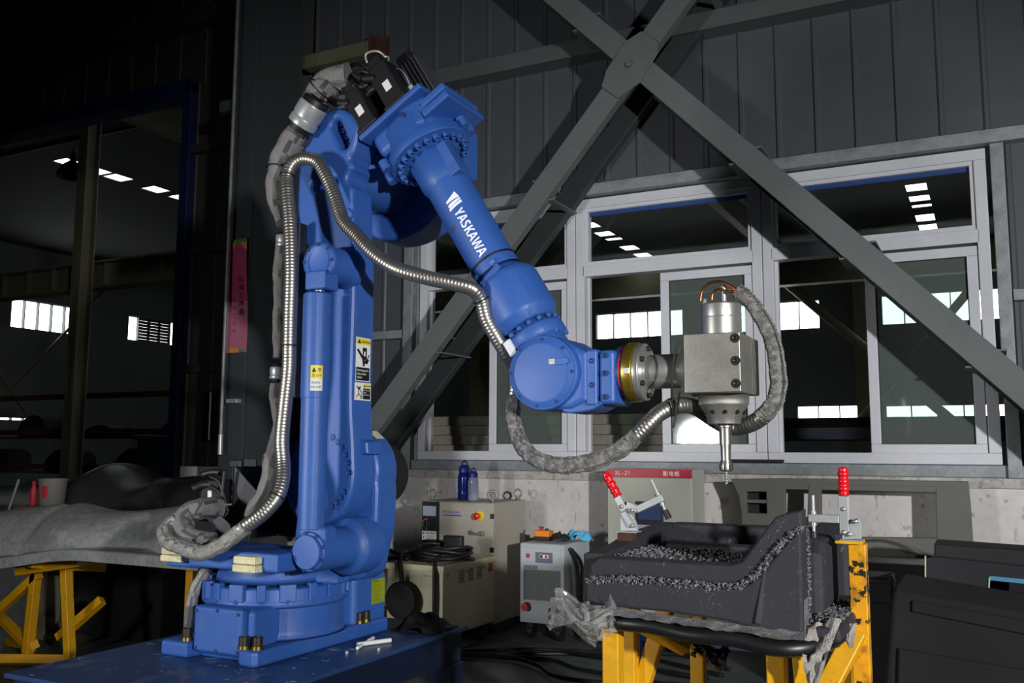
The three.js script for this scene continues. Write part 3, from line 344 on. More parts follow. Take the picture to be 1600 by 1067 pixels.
// lower arm: near face z = 3.0
{ const hole = (k) => k;
  const outl = [[-2.245, 1.06], [-2.265, 0.98], [-2.2, 0.86], [-2.1, 0.835], [-2.0, 0.88], [-1.955, 0.97], [-1.955, 1.1], [-1.968, 1.25], [-1.968, 1.7], [-1.978, 1.85], [-1.985, 1.99], [-1.99, 2.03], [-2.005, 2.045], [-2.01, 2.065], [-2.0, 2.085], [-1.985, 2.1], [-1.99, 2.118], [-2.0, 2.135], [-1.985, 2.16], [-1.972, 2.2], [-1.97, 2.25], [-1.99, 2.29], [-2.035, 2.325], [-2.09, 2.335], [-2.135, 2.31], [-2.155, 2.275], [-2.205, 2.245], [-2.232, 2.15], [-2.232, 1.93], [-2.205, 1.86], [-2.175, 1.8], [-2.17, 1.5], [-2.18, 1.2]];
  const A = new THREE.CatmullRomCurve3(outl.map(([x, y]) => V(x, y, 0)), true, 'centripetal').getPoints(200).map((p) => [p.x, p.y]).slice(0, -1), kid = [capsule([-2.068, 2.272], [-2.03, 2.197], 0.021), capsule([-2.168, 2.215], [-2.192, 2.165], 0.018), capsule([-2.15, 2.052], [-2.07, 2.056], 0.017)];
  const arm = mesh('lower_arm', [Ex(A, 2.868, 3.0, 0.018, kid), Ex(A.map(([x, y]) => [-2.095 + (x + 2.095) * 0.8, 1.6 + (y - 1.6) * 0.985]), 2.9, 2.945, 0)], mat.blue, R);
  for (const [x, y] of [[-2.08, 2.29], [-2.066, 2.262], [-2.05, 2.235], [-2.037, 2.208], [-2.03, 2.185], [-2.07, 2.23], [-2.055, 2.2], [-2.163, 2.22], [-2.175, 2.2], [-2.178, 2.18], [-2.195, 2.16], [-2.145, 2.052], [-2.125, 2.05], [-2.105, 2.05], [-2.085, 2.055]]) bolt('bolt', mat.blueDark, arm, V(x, y, 2.943), V(0, 0, 1), 0.009, 0.016);
  for (const a of [62, 50, 38, 26, 14, 0, -28, -38, -48, -58, 118, 130, 142, 154, 190, 205, 218, 230]) { const c = Math.cos(a * Math.PI / 180), s = Math.sin(a * Math.PI / 180), p = V(J2[0] + 0.137 * c, J2[1] + 0.137 * s, 2.997); const k = mesh('bolt_seat', Lt(p, V(0, 0, 1), [[0.0125, 0], [0.0125, 0.004], [0.0105, 0.005], [0.0105, 0.001], [0, 0.001]], 18), mat.blue, arm); bolt('bolt', mat.blueDark, k, p, V(0, 0, 1), 0.0085, 0.004); }
  mesh('boss', [Lt(V(-2.0, 1.93, 2.995), V(0, 0, 1), [[0.022, 0], [0.022, 0.01], [0.018, 0.014], [0, 0.014]], 24)], mat.blue, arm);
  mesh('cast_block', [Ex([[-1.975, 1.14], [-1.93, 1.125], [-1.925, 1.085], [-1.975, 1.075]], 2.86, 2.955, 0.012)], mat.blue, arm);
  const warn = (w, h, draw) => canvasTex(w, h, draw), warnHead = (c, x, y, w, h) => { c.fillStyle = '#e6d31c'; c.fillRect(x, y, w, h); c.fillStyle = '#1a1a10'; c.beginPath(); c.moveTo(x + h * 0.7, y + h * 0.15); c.lineTo(x + h * 1.15, y + h * 0.85); c.lineTo(x + h * 0.25, y + h * 0.85); c.fill(); c.font = `bold ${Math.round(h * 0.62)}px sans-serif`; c.fillText('WARNING', x + h * 1.3, y + h * 0.75); };
  const s1 = warn(200, 400, (c) => { c.fillStyle = '#e8e8e2'; c.fillRect(0, 0, 200, 400); warnHead(c, 8, 8, 184, 54); c.strokeStyle = '#111'; c.lineWidth = 26; c.beginPath(); c.moveTo(22, 110); c.lineTo(100, 190); c.lineTo(112, 260); c.stroke(); c.fillStyle = '#111'; c.fillRect(92, 90, 58, 110); c.fillStyle = '#e8e8e2'; c.fillRect(110, 124, 22, 44); c.fillStyle = '#111'; c.beginPath(); c.moveTo(100, 210); c.lineTo(186, 190); c.lineTo(160, 240); c.lineTo(110, 232); c.fill(); c.lineWidth = 12; c.beginPath(); c.moveTo(150, 206); c.lineTo(184, 150); c.stroke(); c.fillRect(8, 272, 184, 120); c.fillStyle = '#e8e8e2'; c.font = 'bold 25px sans-serif'; c.fillText('Moving parts', 22, 308); c.fillText('may cause', 22, 340); c.fillText('injury', 22, 372); });
  const s2 = warn(256, 200, (c) => { c.fillStyle = '#e8e8e2'; c.fillRect(0, 0, 256, 200); warnHead(c, 132, 14, 116, 40); c.fillStyle = '#111'; c.fillRect(132, 62, 116, 124); c.fillStyle = '#ddd'; c.font = 'bold 19px sans-serif'; c.fillText('Do not enter', 138, 90); c.fillText('robot', 138, 116); c.fillText('work area', 138, 142); c.strokeStyle = '#111'; c.lineWidth = 11; for (const l of [[30, 40, 66, 84], [66, 84, 100, 40], [66, 84, 62, 130], [62, 130, 28, 170], [62, 130, 96, 150], [96, 150, 100, 184], [80, 70, 116, 120], [116, 120, 112, 184]]) { c.beginPath(); c.moveTo(l[0], l[1]); c.lineTo(l[2], l[3]); c.stroke(); } c.beginPath(); c.arc(66, 58, 12, 0, 7); c.fillStyle = '#111'; c.fill(); });
  plate('warning_sticker', 0.085, 0.155, V(-1.967, 1.415, 2.937), V(1, 0, 0), V(0, 1, 0), s1, R); plate('warning_sticker', 0.094, 0.062, V(-1.967, 1.302, 2.935), V(1, 0, 0), V(0, 1, 0), s2, R); }
// spring balancer in front of the lower arm
{ const b = mesh('balancer', [Cy(V(-2.02, 0.84, 3.13), V(-2.02, 1.62, 3.13), 0.045, 0.045, 48)], mat.blue, R);
  mesh('balancer_sleeve', Lt(V(-2.02, 1.27, 3.13), V(0, 1, 0), [[0.045, 0], [0.0475, 0.002], [0.0475, 0.35], [0.042, 0.358], [0.0, 0.358]], 48), mat.blue, b); mesh('balancer_rod', Cy(V(-2.012, 1.6, 3.13), V(-2.012, 1.7, 3.13), 0.018), mat.steel, b);
  mesh('rod_end', B(-2.05, -1.965, 1.635, 1.7, 3.085, 3.165, 0.008), mat.blue, b);
  const up = mesh('upper_pivot', Lt(V(-2.008, 1.735, 2.98), V(0, 0, 1), [[0.075, 0], [0.075, 0.035], [0.062, 0.045], [0.062, 0.14], [0.066, 0.145], [0.066, 0.165], [0.05, 0.168], [0.05, 0.158], [0, 0.158]], 48), mat.blue, R);
  for (let i = 0; i < 8; i++) { const a = i / 8 * 6.283; bolt('bolt', mat.blueDark, up, V(-2.008 + 0.058 * Math.cos(a), 1.735 + 0.058 * Math.sin(a), 3.144), V(0, 0, 1), 0.007, 0.006); }
  const lp = mesh('lower_pivot', [Lt(V(-2.008, 0.766, 2.86), V(0, 0, 1), [[0.1, 0], [0.1, 0.09], [0.092, 0.1], [0.08, 0.104], [0.08, 0.11], [0.066, 0.115], [0.066, 0.29], [0.06, 0.297], [0, 0.297]], 56), B(-2.066, -1.95, 0.78, 0.85, 3.07, 3.15, 0.02)], mat.blue, R);
  const cap = mesh('pivot_cap', Lt(V(-2.008, 0.766, 3.155), V(0, 0, 1), [[0.056, 0], [0.056, 0.012], [0.053, 0.015], [0, 0.015]], 40), mat.blue, R); for (let i = 0; i < 9; i++) { const a = i / 9 * 6.283 + 0.3; bolt('bolt', mat.blueDark, lp, V(-2.008 + 0.0605 * Math.cos(a), 0.766 + 0.0605 * Math.sin(a), 3.152), V(0, 0, 1), 0.0065, 0.008); }
  mesh('pivot_web', Ex(spline([[-2.07, 0.7], [-1.965, 0.69], [-1.95, 0.76], [-1.955, 0.84], [-2.0, 0.865], [-2.15, 0.85], [-2.2, 0.7]], 40), 2.82, 2.955, 0.03), mat.blue, R);
  const s3 = canvasTex(128, 230, (c) => { c.fillStyle = '#d9d9d4'; c.fillRect(0, 0, 128, 230); c.fillStyle = '#e2d020'; c.fillRect(0, 0, 128, 120); c.fillStyle = '#222'; c.beginPath(); c.moveTo(36, 18); c.lineTo(60, 62); c.lineTo(12, 62); c.fill(); c.font = 'bold 30px sans-serif'; glyph(c, 'xu', 72, 22, 40, '#333', 4); glyph(c, 'shi', 12, 74, 36, '#6a6a20', 3); c.fillText('LITY', 54, 104); c.fillStyle = '#555'; c.fillText('WARN', 10, 168); c.fillText('DO NOT', 6, 208); });
  const sg = new THREE.CylinderGeometry(0.0482, 0.0482, 0.085, 12, 1, true, 0.35, 0.85).translate(-2.02, 1.335, 3.13); mesh('warning_sticker', [sg], M(0xffffff, 0.5, 0, { map: s3, side: THREE.DoubleSide }), R, true); }
// slotted black cable bracket behind the hoses
{ mesh('cable_bracket', [B(-2.19, -2.165, 1.28, 1.905, 3.02, 3.06, 0.002), B(-2.19, -2.186, 1.28, 1.905, 2.99, 3.1, 0.001)], mat.black, R); mesh('cable_bracket', [Ex([[-2.255, 2.24], [-2.13, 2.36], [-2.09, 2.33], [-2.14, 2.28], [-2.195, 2.205]], 3.0, 3.03, 0.003), B(-2.13, -2.03, 2.33, 2.38, 2.88, 3.0, 0.004)], mat.blackPlate, R); }
// upper arm along axis u from the wrist
const W = V(-1.252, 1.342, 2.85), U = V(-0.524, 0.852, 0).normalize(), Wd = V(0.852, 0.524, 0).normalize();
const at = (t, w = 0, z = 0) => W.clone().addScaledVector(U, t).addScaledVector(Wd, w).add(V(0, 0, z));
mesh('elbow_casting', [Ex(spline([[-2.26, 2.22], [-2.16, 2.31], [-2.0, 2.34], [-1.88, 2.3], [-1.82, 2.2], [-1.83, 2.08], [-1.92, 1.97], [-2.05, 1.925], [-2.18, 1.95], [-2.26, 2.08]], 80), 2.45, 2.62, 0.02), Lt(V(-2.09, 2.15, 2.61), V(0, 0, 1), [[0.12, 0], [0.12, 0.26], [0, 0.26]], 40), bar(at(1.05, -0.02, -0.3), at(1.05, -0.02, -0.1), 0.2, 0.2, 0.02)], mat.blue, R);
const tubeTex = canvasTex(1024, 1024, (c, w, h) => {
  c.fillStyle = '#2e5aa6'; c.fillRect(0, 0, w, h); for (let i = 0; i < 900; i++) { c.fillStyle = `rgba(${rnd() < 0.5 ? '20,40,90' : '110,130,170'},${rr(0.02, 0.07)})`; c.fillRect(rr(0, w), rr(0, h), rr(2, 30), rr(1, 4)); }
  c.save(); c.translate(w * 0.5, h * 0.5); c.rotate(Math.PI / 2); c.fillStyle = '#f2f4f8'; c.font = 'bold 96px sans-serif'; c.save(); c.scale(1.14, 1); c.fillText('YASKAWA', -128, 34); c.restore();
  c.save(); c.translate(-238, 0); c.scale(1.1, 1.25); c.beginPath(); c.moveTo(-70, -34); c.lineTo(-10, -44); c.lineTo(-10, 40); c.lineTo(-28, 40); c.lineTo(-46, 0); c.closePath(); c.fill(); c.beginPath(); c.moveTo(-4, -44); c.lineTo(14, -44); c.lineTo(34, 30); c.lineTo(20, 44); c.lineTo(4, 30); c.closePath(); c.fill(); c.beginPath(); c.moveTo(38, 44); c.lineTo(62, 44); c.lineTo(44, -44); c.lineTo(20, -44); c.closePath(); c.fill(); c.restore();
  c.restore();
  c.fillStyle = 'rgba(90,60,50,0.5)'; c.fillRect(w * 0.36, h * 0.44, 70, 56);
});
{ const g = new THREE.CylinderGeometry(0.081, 0.081, 0.4, 72, 1, true, 0, Math.PI * 2); // thetaStart 0 is +z; centre of the print turned to the camera
  const q = new THREE.Quaternion().setFromUnitVectors(V(0, 1, 0), U); g.rotateY(Math.PI + 0.17); g.applyQuaternion(q); const p = at(0.61); g.translate(p.x, p.y, p.z);
  mesh('forearm_tube', g, M(0xffffff, 0.5, 0, { map: tubeTex, bumpMap: grainB, bumpScale: 0.0003, clearcoat: 0.14, clearcoatRoughness: 0.35 }), R, true); }
mesh('forearm_neck', Lt(at(0.8), U, [[0.081, 0], [0.082, 0.01], [0.09, 0.028], [0.092, 0.16], [0.0, 0.16]], 64), mat.blue, R);
{ const fl = mesh('forearm_flange', Lt(at(0.93), U, [[0.09, 0], [0.125, 0.012], [0.15, 0.012], [0.153, 0.016], [0.153, 0.05], [0.14, 0.055], [0.138, 0.13], [0.12, 0.17], [0, 0.17]], 72), mat.blue, R);
  for (let i = 0; i < 22; i++) { const a = i / 22 * 6.283, p = at(0.94, 0.126 * Math.cos(a), 0.126 * Math.sin(a)); bolt('bolt', mat.blue, fl, p, U.clone().negate(), 0.011, 0.016); }
  for (const [w, z] of [[-0.165, 0.03], [0.165, 0.0], [-0.13, 0.11], [0.155, -0.06]]) mesh('stop_block', Cy(at(0.95, w, z), at(0.99, w, z), 0.018), mat.blue, fl); }
mesh('forearm_key', bar(at(0.79, 0.068, 0.045), at(0.94, 0.068, 0.045), 0.05, 0.05, 0.004), mat.blue, R);
{ const g = new RoundedBoxGeometry(0.26, 0.1, 0.24, 3, 0.03); const q = new THREE.Quaternion().setFromUnitVectors(V(0, 1, 0), U); const p = at(1.05); mesh('motor_housing', [g.applyQuaternion(q).translate(p.x, p.y, p.z), bar(at(1.0, 0.03, 0.1), at(1.1, 0.05, 0.09), 0.11, 0.06, 0.015)], mat.blue, R);
  const pl = new RoundedBoxGeometry(0.3, 0.024, 0.3, 2, 0.008); const p2 = at(1.105, -0.005); mesh('motor_plate', pl.applyQuaternion(q).translate(p2.x, p2.y, p2.z), mat.blue, R);
  const ear = new RoundedBoxGeometry(0.12, 0.03, 0.26, 2, 0.008), p3 = at(1.02, 0.15), ear2 = new RoundedBoxGeometry(0.12, 0.03, 0.24, 2, 0.008), p4 = at(1.06, 0.15); mesh('side_lugs', [ear.applyQuaternion(q).translate(p3.x, p3.y, p3.z), ear2.applyQuaternion(q).translate(p4.x, p4.y, p4.z)], mat.blue, R);
  bolt('eye_screw', mat.bolt, R, at(1.06, 0.03, 0.125), V(0, 0, 1), 0.011, 0.01);
  let n = 0; for (const [w, z, L, s, fin] of [[-0.105, 0.1, 0.18, 0.08, 0], [0.03, 0.09, 0.19, 0.088, 0], [-0.08, -0.06, 0.19, 0.08, 0], [0.1, -0.02, 0.2, 0.09, 1]]) {
    const m = mesh('servo_motor', [new RoundedBoxGeometry(s, L, s, 2, 0.008).applyQuaternion(q).translate(...at(1.12 + L / 2, w, z).toArray()), new RoundedBoxGeometry(s * 1.12, 0.018, s * 1.12, 2, 0.004).applyQuaternion(q).translate(...at(1.13, w, z).toArray()), new RoundedBoxGeometry(s * 0.72, 0.05, s * 0.72, 2, 0.01).applyQuaternion(q).translate(...at(1.14 + L, w, z).toArray())], mat.black, R);
    if (fin) { const f = []; for (let k = 0; k < 7; k++) f.push(new THREE.BoxGeometry(0.004, L * 0.9, s * 1.12).applyQuaternion(q).translate(...at(1.12 + L / 2, w + (k - 3) * s * 0.17, z).toArray())); mesh('cooling_fins', f, mat.blackPlate, m); }
    else mesh('rating_label', new THREE.BoxGeometry(0.028, 0.04, 0.002).applyQuaternion(q).translate(...at(1.12 + L * 0.45, w + 0.004, z + s / 2).toArray()), mat.white, m);
    if (fin) mesh('rating_label', new THREE.BoxGeometry(0.026, 0.036, 0.002).applyQuaternion(q).translate(...at(1.12 + L * 0.4, w - 0.03, z + s * 0.57).toArray()), mat.white, m);
    mesh('connector', [Cy(at(1.12 + L * 0.8, w - s * 0.3, z + s * 0.4), at(1.12 + L * 0.8 + 0.02, w - s * 0.7, z + s * 0.6), 0.017, 0.014, 16), Cy(at(1.12 + L * 0.8 + 0.02, w - s * 0.7, z + s * 0.6), at(1.12 + L + 0.02, w - s * 0.9, z + s * 0.65), 0.014, 0.01, 16)], mat.rubber, m);
  } }
{ // looping motor leads
  const L = [[[608, 128], [598, 108], [575, 100], [572, 85], [590, 80], [604, 92], [612, 130]], [[605, 140], [590, 118], [594, 95], [606, 88], [606, 96], [594, 92], [592, 104], [602, 125], [622, 150]], [[560, 165], [552, 150], [556, 128], [575, 118], [600, 130]], [[575, 185], [560, 178], [545, 165], [548, 140], [536, 125]], [[612, 120], [620, 108], [632, 116], [640, 132]], [[540, 112], [556, 100], [572, 104], [590, 122], [606, 140]], [[548, 128], [560, 140], [578, 146], [590, 158], [596, 176]]];
  L.forEach((p, i) => mesh('motor_lead', sweep(p.map(([x, y], k) => Z(x, y, 2.93 - 0.01 * ((k + i) % 3))), i < 2 || i === 4 ? 0.0042 : 0.0075, 50, 8), i < 2 || i === 4 ? mat.zinc : mat.rubber, R));
  [[[548, 124], [566, 136], [578, 128], [596, 118], [612, 112]], [[540, 130], [552, 150], [560, 168], [572, 182]], [[550, 118], [572, 112], [590, 128], [600, 150]], [[552, 132], [572, 150], [582, 140], [600, 134]]].forEach((p, i) => mesh('motor_lead', sweep(p.map(([x, y], k) => Z(x, y, 2.96 + 0.012 * ((k + i) % 2))), 0.011, 40, 10), mat.rubber, R));
  mesh('orange_tag', B(...(() => { const p = Z(575, 120, 2.96); return [p.x - 0.012, p.x + 0.012, p.y - 0.018, p.y + 0.012, p.z - 0.006, p.z + 0.006]; })(), 0.003), mat.copper, R); }
// wrist
mesh('wrist_housing', Lt(at(0.185), U, [[0.0, 0], [0.088, 0], [0.096, 0.008], [0.11, 0.03], [0.117, 0.045], [0.117, 0.17], [0.112, 0.19], [0.098, 0.205], [0.085, 0.212], [0.085, 0.23], [0.0, 0.23]], 64), mat.blue, R);
{ const c = mesh('wrist_collar', Lt(at(0.105), U, [[0.0, 0], [0.075, 0], [0.092, 0.01], [0.104, 0.02], [0.104, 0.05], [0.098, 0.06], [0.086, 0.066], [0.086, 0.085], [0, 0.085]], 64), mat.blue, R);
  for (let i = 0; i < 16; i++) { const a = i / 16 * 6.283; bolt('bolt', mat.blue, c, at(0.165, 0.097 * Math.cos(a), 0.097 * Math.sin(a)), U, 0.009, 0.014); if (i % 2) bolt('bolt', mat.blue, c, at(0.122, 0.095 * Math.cos(a), 0.095 * Math.sin(a)), U.clone().negate(), 0.009, 0.012); }
  mesh('stop_tab', bar(at(0.11, -0.06, 0.092), at(0.165, -0.06, 0.096), 0.03, 0.014, 0.003), mat.pvc, c); mesh('pad', bar(at(0.37, -0.035, 0.108), at(0.395, 0.05, 0.1), 0.022, 0.012, 0.003), mat.blue, R); mesh('nameplate', bar(at(0.425, -0.06, 0.058), at(0.43, 0.04, 0.078), 0.02, 0.012, 0.003), mat.blue, R); }
mesh('wrist_band', Lt(at(0.452), U, [[0.083, 0], [0.085, 0.001], [0.085, 0.007], [0.083, 0.008]], 48), mat.rubber, R);
{ const w = mesh('wrist_body', [Lt(V(W.x, W.y, 2.72), V(0, 0, 1), [[0, 0], [0.105, 0], [0.118, 0.012], [0.12, 0.03], [0.12, 0.235], [0.114, 0.25], [0, 0.25]], 72), Ex([[-1.27, 1.46], [-1.19, 1.45], [-1.13, 1.415], [-1.105, 1.405], [-1.105, 1.25], [-1.16, 1.225], [-1.27, 1.224]], 2.75, 2.95, 0.02), Lt(at(0.03), U, [[0.095, 0], [0.09, 0.05], [0.085, 0.1]], 48)], mat.blue, R);
  mesh('wrist_cover', Lt(V(W.x, W.y, 2.968), V(0, 0, 1), [[0.112, 0], [0.112, 0.005], [0.096, 0.006], [0.09, 0.013], [0.0, 0.013]], 64), mat.blue, w);
  for (const a of [0, 45, 88, 135, 180, 225, 262, 300]) bolt('screw', mat.blueDark, w, V(W.x + 0.106 * Math.cos(a * 0.01745), W.y + 0.106 * Math.sin(a * 0.01745), 2.972), V(0, 0, 1), 0.0055, 0.004);
  mesh('cover_tag', B(-1.222, -1.2, 1.365, 1.383, 2.98, 2.983, 0.001), mat.alu, w); mesh('cover_lug', [capsule([-1.19, 1.373], [-1.165, 1.375], 0.011)].map((c) => Ex(c, 2.972, 2.984, 0.002)), mat.blue, w);
  const h = mesh('wrist_flange', [B(-1.115, -1.075, 1.235, 1.412, 2.765, 2.945, 0.01), B(-1.072, -1.02, 1.24, 1.408, 2.768, 2.94, 0.014)], mat.blue, R); for (const [x, y] of [[-1.092, 1.375], [-1.092, 1.3], [-1.05, 1.39], [-1.05, 1.335], [-1.05, 1.262]]) bolt('bolt', mat.blueDark, h, V(x, y, 2.943), V(0, 0, 1), 0.009, 0.006);
  mesh('wrist_lug', Ex(spline([[-1.19, 1.235], [-1.1, 1.25], [-1.06, 1.245], [-1.1, 1.222], [-1.18, 1.215]], 24), 2.8, 2.94, 0.005), mat.blue, R); }
mesh('face_ring', Cy(V(-1.03, W.y, 2.85), V(-1.0, W.y, 2.85), 0.083, 0.083, 48), mat.blueDark, R);
mesh('red_line', Cy(V(-1.012, W.y, 2.85), V(-1.006, W.y, 2.85), 0.0838, 0.0838, 48), mat.redDull, R);
// spindle tool
const T = thing('milling_spindle', 'bare aluminium milling spindle block with a long bit held by the robot wrist', 'spindle', [-0.71, 1.0, 2.85]);
{ const XA = V(1, 0, 0), g = mesh('adapter_ring', Lt(V(-1.0, W.y, 2.85), XA, [[0, 0], [0.09, 0], [0.094, 0.003], [0.094, 0.03], [0.09, 0.033], [0, 0.033]], 64), mat.gold, T);
  const f = mesh('adapter_flange', Lt(V(-0.967, W.y, 2.85), XA, [[0, 0], [0.088, 0], [0.09, 0.003], [0.09, 0.018], [0.086, 0.022], [0.06, 0.024], [0.055, 0.03], [0, 0.03]], 64), mat.steel, T); for (let i = 0; i < 6; i++) { const a = i / 6 * 6.283 + 0.5; bolt('cap_screw', mat.bolt, f, V(-0.946, W.y + 0.073 * Math.sin(a), 2.85 + 0.073 * Math.cos(a)), XA, 0.0085, 0.012); }
  mesh('adapter_tab', B(-0.99, -0.97, 1.33, 1.35, 2.94, 2.948, 0.002), mat.steel, g);
  mesh('adapter_tube', Lt(V(-0.945, W.y, 2.85), XA, [[0.054, 0], [0.053, 0.004], [0.053, 0.125], [0, 0.125]], 56), mat.steel, T);
  mesh('adapter_cone', Lt(V(-0.835, W.y + 0.005, 2.85), XA, [[0, 0], [0.056, 0], [0.085, 0.034], [0.085, 0.046], [0, 0.046]], 56), mat.alu, T);
  const bl = mesh('spindle_block', [B(-0.792, -0.627, 1.266, 1.438, 2.822, 2.97, 0.003), B(-0.791, -0.6275, 1.267, 1.437, 2.73, 2.8205, 0.003)], mat.alu, T);
  for (const y of [1.42, 1.355, 1.29]) { mesh('screw_pocket', Cy(V(-0.641, y, 2.9695), V(-0.641, y, 2.9705), 0.014), mat.bolt, bl); bolt('cap_screw', mat.bolt, bl, V(-0.641, y, 2.9705), V(0, 0, 1), 0.009, 0.005); }
  const YA = V(0, 1, 0); mesh('spindle_motor', Lt(V(-0.712, 1.436, 2.85), YA, [[0.062, 0], [0.062, 0.058], [0.0605, 0.06], [0.0605, 0.062], [0.062, 0.064], [0.062, 0.098], [0.058, 0.103], [0, 0.103]], 64), mat.steel, T);
  mesh('spindle_nose', Lt(V(-0.708, 1.178, 2.85), YA, [[0, 0], [0.046, 0], [0.048, 0.002], [0.05, 0.02], [0.07, 0.055], [0.074, 0.06], [0.074, 0.09], [0, 0.09]], 64), mat.alu, T);
  const nose = T.children[T.children.length - 1]; for (let i = 0; i < 10; i++) { const a = i / 10 * 6.283, c = V(-0.708 + 0.0595 * Math.cos(a), 1.214, 2.85 + 0.0595 * Math.sin(a)); mesh('vent_hole', Cy(c, c.clone().add(V(0.004 * Math.cos(a), -0.0024, 0.004 * Math.sin(a))), 0.006, 0.006, 12), mat.gap, nose); }
  const hold = mesh('tool_holder', Lt(V(-0.705, 1.04, 2.85), YA, [[0, 0], [0.016, 0], [0.019, 0.004], [0.019, 0.02], [0.016, 0.024], [0.0165, 0.03], [0.014, 0.034], [0.0155, 0.075], [0.018, 0.08], [0.018, 0.125], [0.022, 0.128], [0.022, 0.142], [0, 0.142]], 40), mat.chrome, T);
  for (let i = 0; i < 8; i++) { const a = i / 8 * 6.283; mesh('collet_slot', B(-0.705 + 0.0185 * Math.cos(a) - 0.002, -0.705 + 0.0185 * Math.cos(a) + 0.002, 1.044, 1.06, 2.85 + 0.0185 * Math.sin(a) - 0.002, 2.85 + 0.0185 * Math.sin(a) + 0.002, 0), mat.bolt, hold); }
  const P = []; for (let i = 0; i <= 40; i++) P.push(V(-0.705 + 0.002 * Math.cos(i * 0.9), 1.045 - i * 0.0011, 2.85 + 0.002 * Math.sin(i * 0.9))); mesh('milling_bit', sweep(P, 0.0032, 80, 6), mat.steel, T);
  const fit = mesh('air_fitting', Lt(V(-0.7, 1.538, 2.85), YA, [[0.01, 0], [0.01, 0.008], [0.007, 0.01], [0.007, 0.04], [0.009, 0.042], [0.009, 0.055], [0.005, 0.058], [0, 0.058]], 20), mat.zinc, T); mesh('air_fitting', Lt(V(-0.757, 1.536, 2.86), YA, [[0.009, 0], [0.009, 0.008], [0.006, 0.01], [0.006, 0.02], [0, 0.02]], 16), mat.zinc, T);
  const tp = [[[1094, 472], [1097, 455], [1108, 443], [1125, 440], [1140, 446], [1152, 454]], [[1112, 470], [1114, 458], [1122, 452], [1136, 455], [1148, 456]]]; tp.forEach((p) => mesh('copper_tube', sweep(p.map(([x, y]) => Z(x, y, 2.87)), 0.004, 40, 8), mat.copper, T)); }
// black guard, motor and connectors on the turret
mesh('guard_panel', [B(-2.52, -2.12, 0.762, 1.035, 2.72, 2.725, 0), B(-2.52, -2.516, 0.762, 1.035, 2.72, 2.98, 0)], mat.black, R);
mesh('guard_panel', Ex([[-2.51, 1.035], [-2.37, 0.925], [-2.4, 0.86], [-2.43, 0.765], [-2.51, 0.765]], 2.975, 2.98, 0.001), mat.blackPlate, R);
mesh('guard_panel', Ex([[-2.63, 0.765], [-2.63, 0.81], [-2.6, 0.842], [-2.49, 0.842], [-2.45, 0.865], [-2.4, 0.835], [-2.38, 0.765]], 3.1, 3.106, 0.001), mat.blackPlate, R);
{ const m = mesh('turning_motor', [B(-2.66, -2.545, 0.765, 0.985, 2.9, 3.0, 0.008), B(-2.67, -2.535, 0.862, 0.872, 2.89, 3.01, 0.002)], mat.black, R); mesh('rating_label', B(-2.617, -2.598, 0.9, 0.945, 3.0, 3.002, 0), mat.white, m);
  mesh('motor_plug', [sweep([Z(301, 764, 3.02), Z(315, 758, 3.0), Z(335, 757, 2.98)], (s) => 0.017, 12, 12), sweep([Z(316, 742, 3.0), Z(330, 738, 2.99), Z(345, 738, 2.98)], 0.013, 12, 12), B(-2.55, -2.49, 1.03, 1.06, 2.9, 2.97, 0.006), B(-2.49, -2.43, 1.035, 1.062, 2.95, 2.955, 0.001)], mat.rubber, R);
  [[[330, 760], [342, 768], [350, 782], [351, 800], [344, 812]], [[328, 744], [342, 752], [350, 775], [356, 800]], [[352, 735], [349, 755], [347, 775]], [[297, 805], [308, 812], [320, 820], [330, 818]], [[296, 794], [308, 792], [318, 794]]].forEach((p, i) => { const l = mesh('motor_lead', sweep(p.map(([x, y]) => Z(x, y, 3.03)), 0.008, 30, 8), mat.rubber, R); if (i < 2) { const c = Z(p[3][0], p[3][1] - 12, 3.03); mesh('clip', B(c.x - 0.01, c.x + 0.01, c.y - 0.003, c.y + 0.003, c.z - 0.009, c.z + 0.01, 0), mat.zinc, l); } }); }
plate('info_label', 0.085, 0.092, V(-2.1435, 0.557, 2.567), V(1, 0, 0), V(0, 1, 0), canvasTex(160, 160, (c) => { c.fillStyle = '#8d9a1e'; c.fillRect(0, 0, 160, 160); c.fillStyle = '#5a6412'; for (let i = 0; i < 13; i++) c.fillRect(14, 14 + i * 11, rr(60, 132), 3); c.fillStyle = '#3c420c'; c.fillRect(14, 6, 60, 6); }), R);

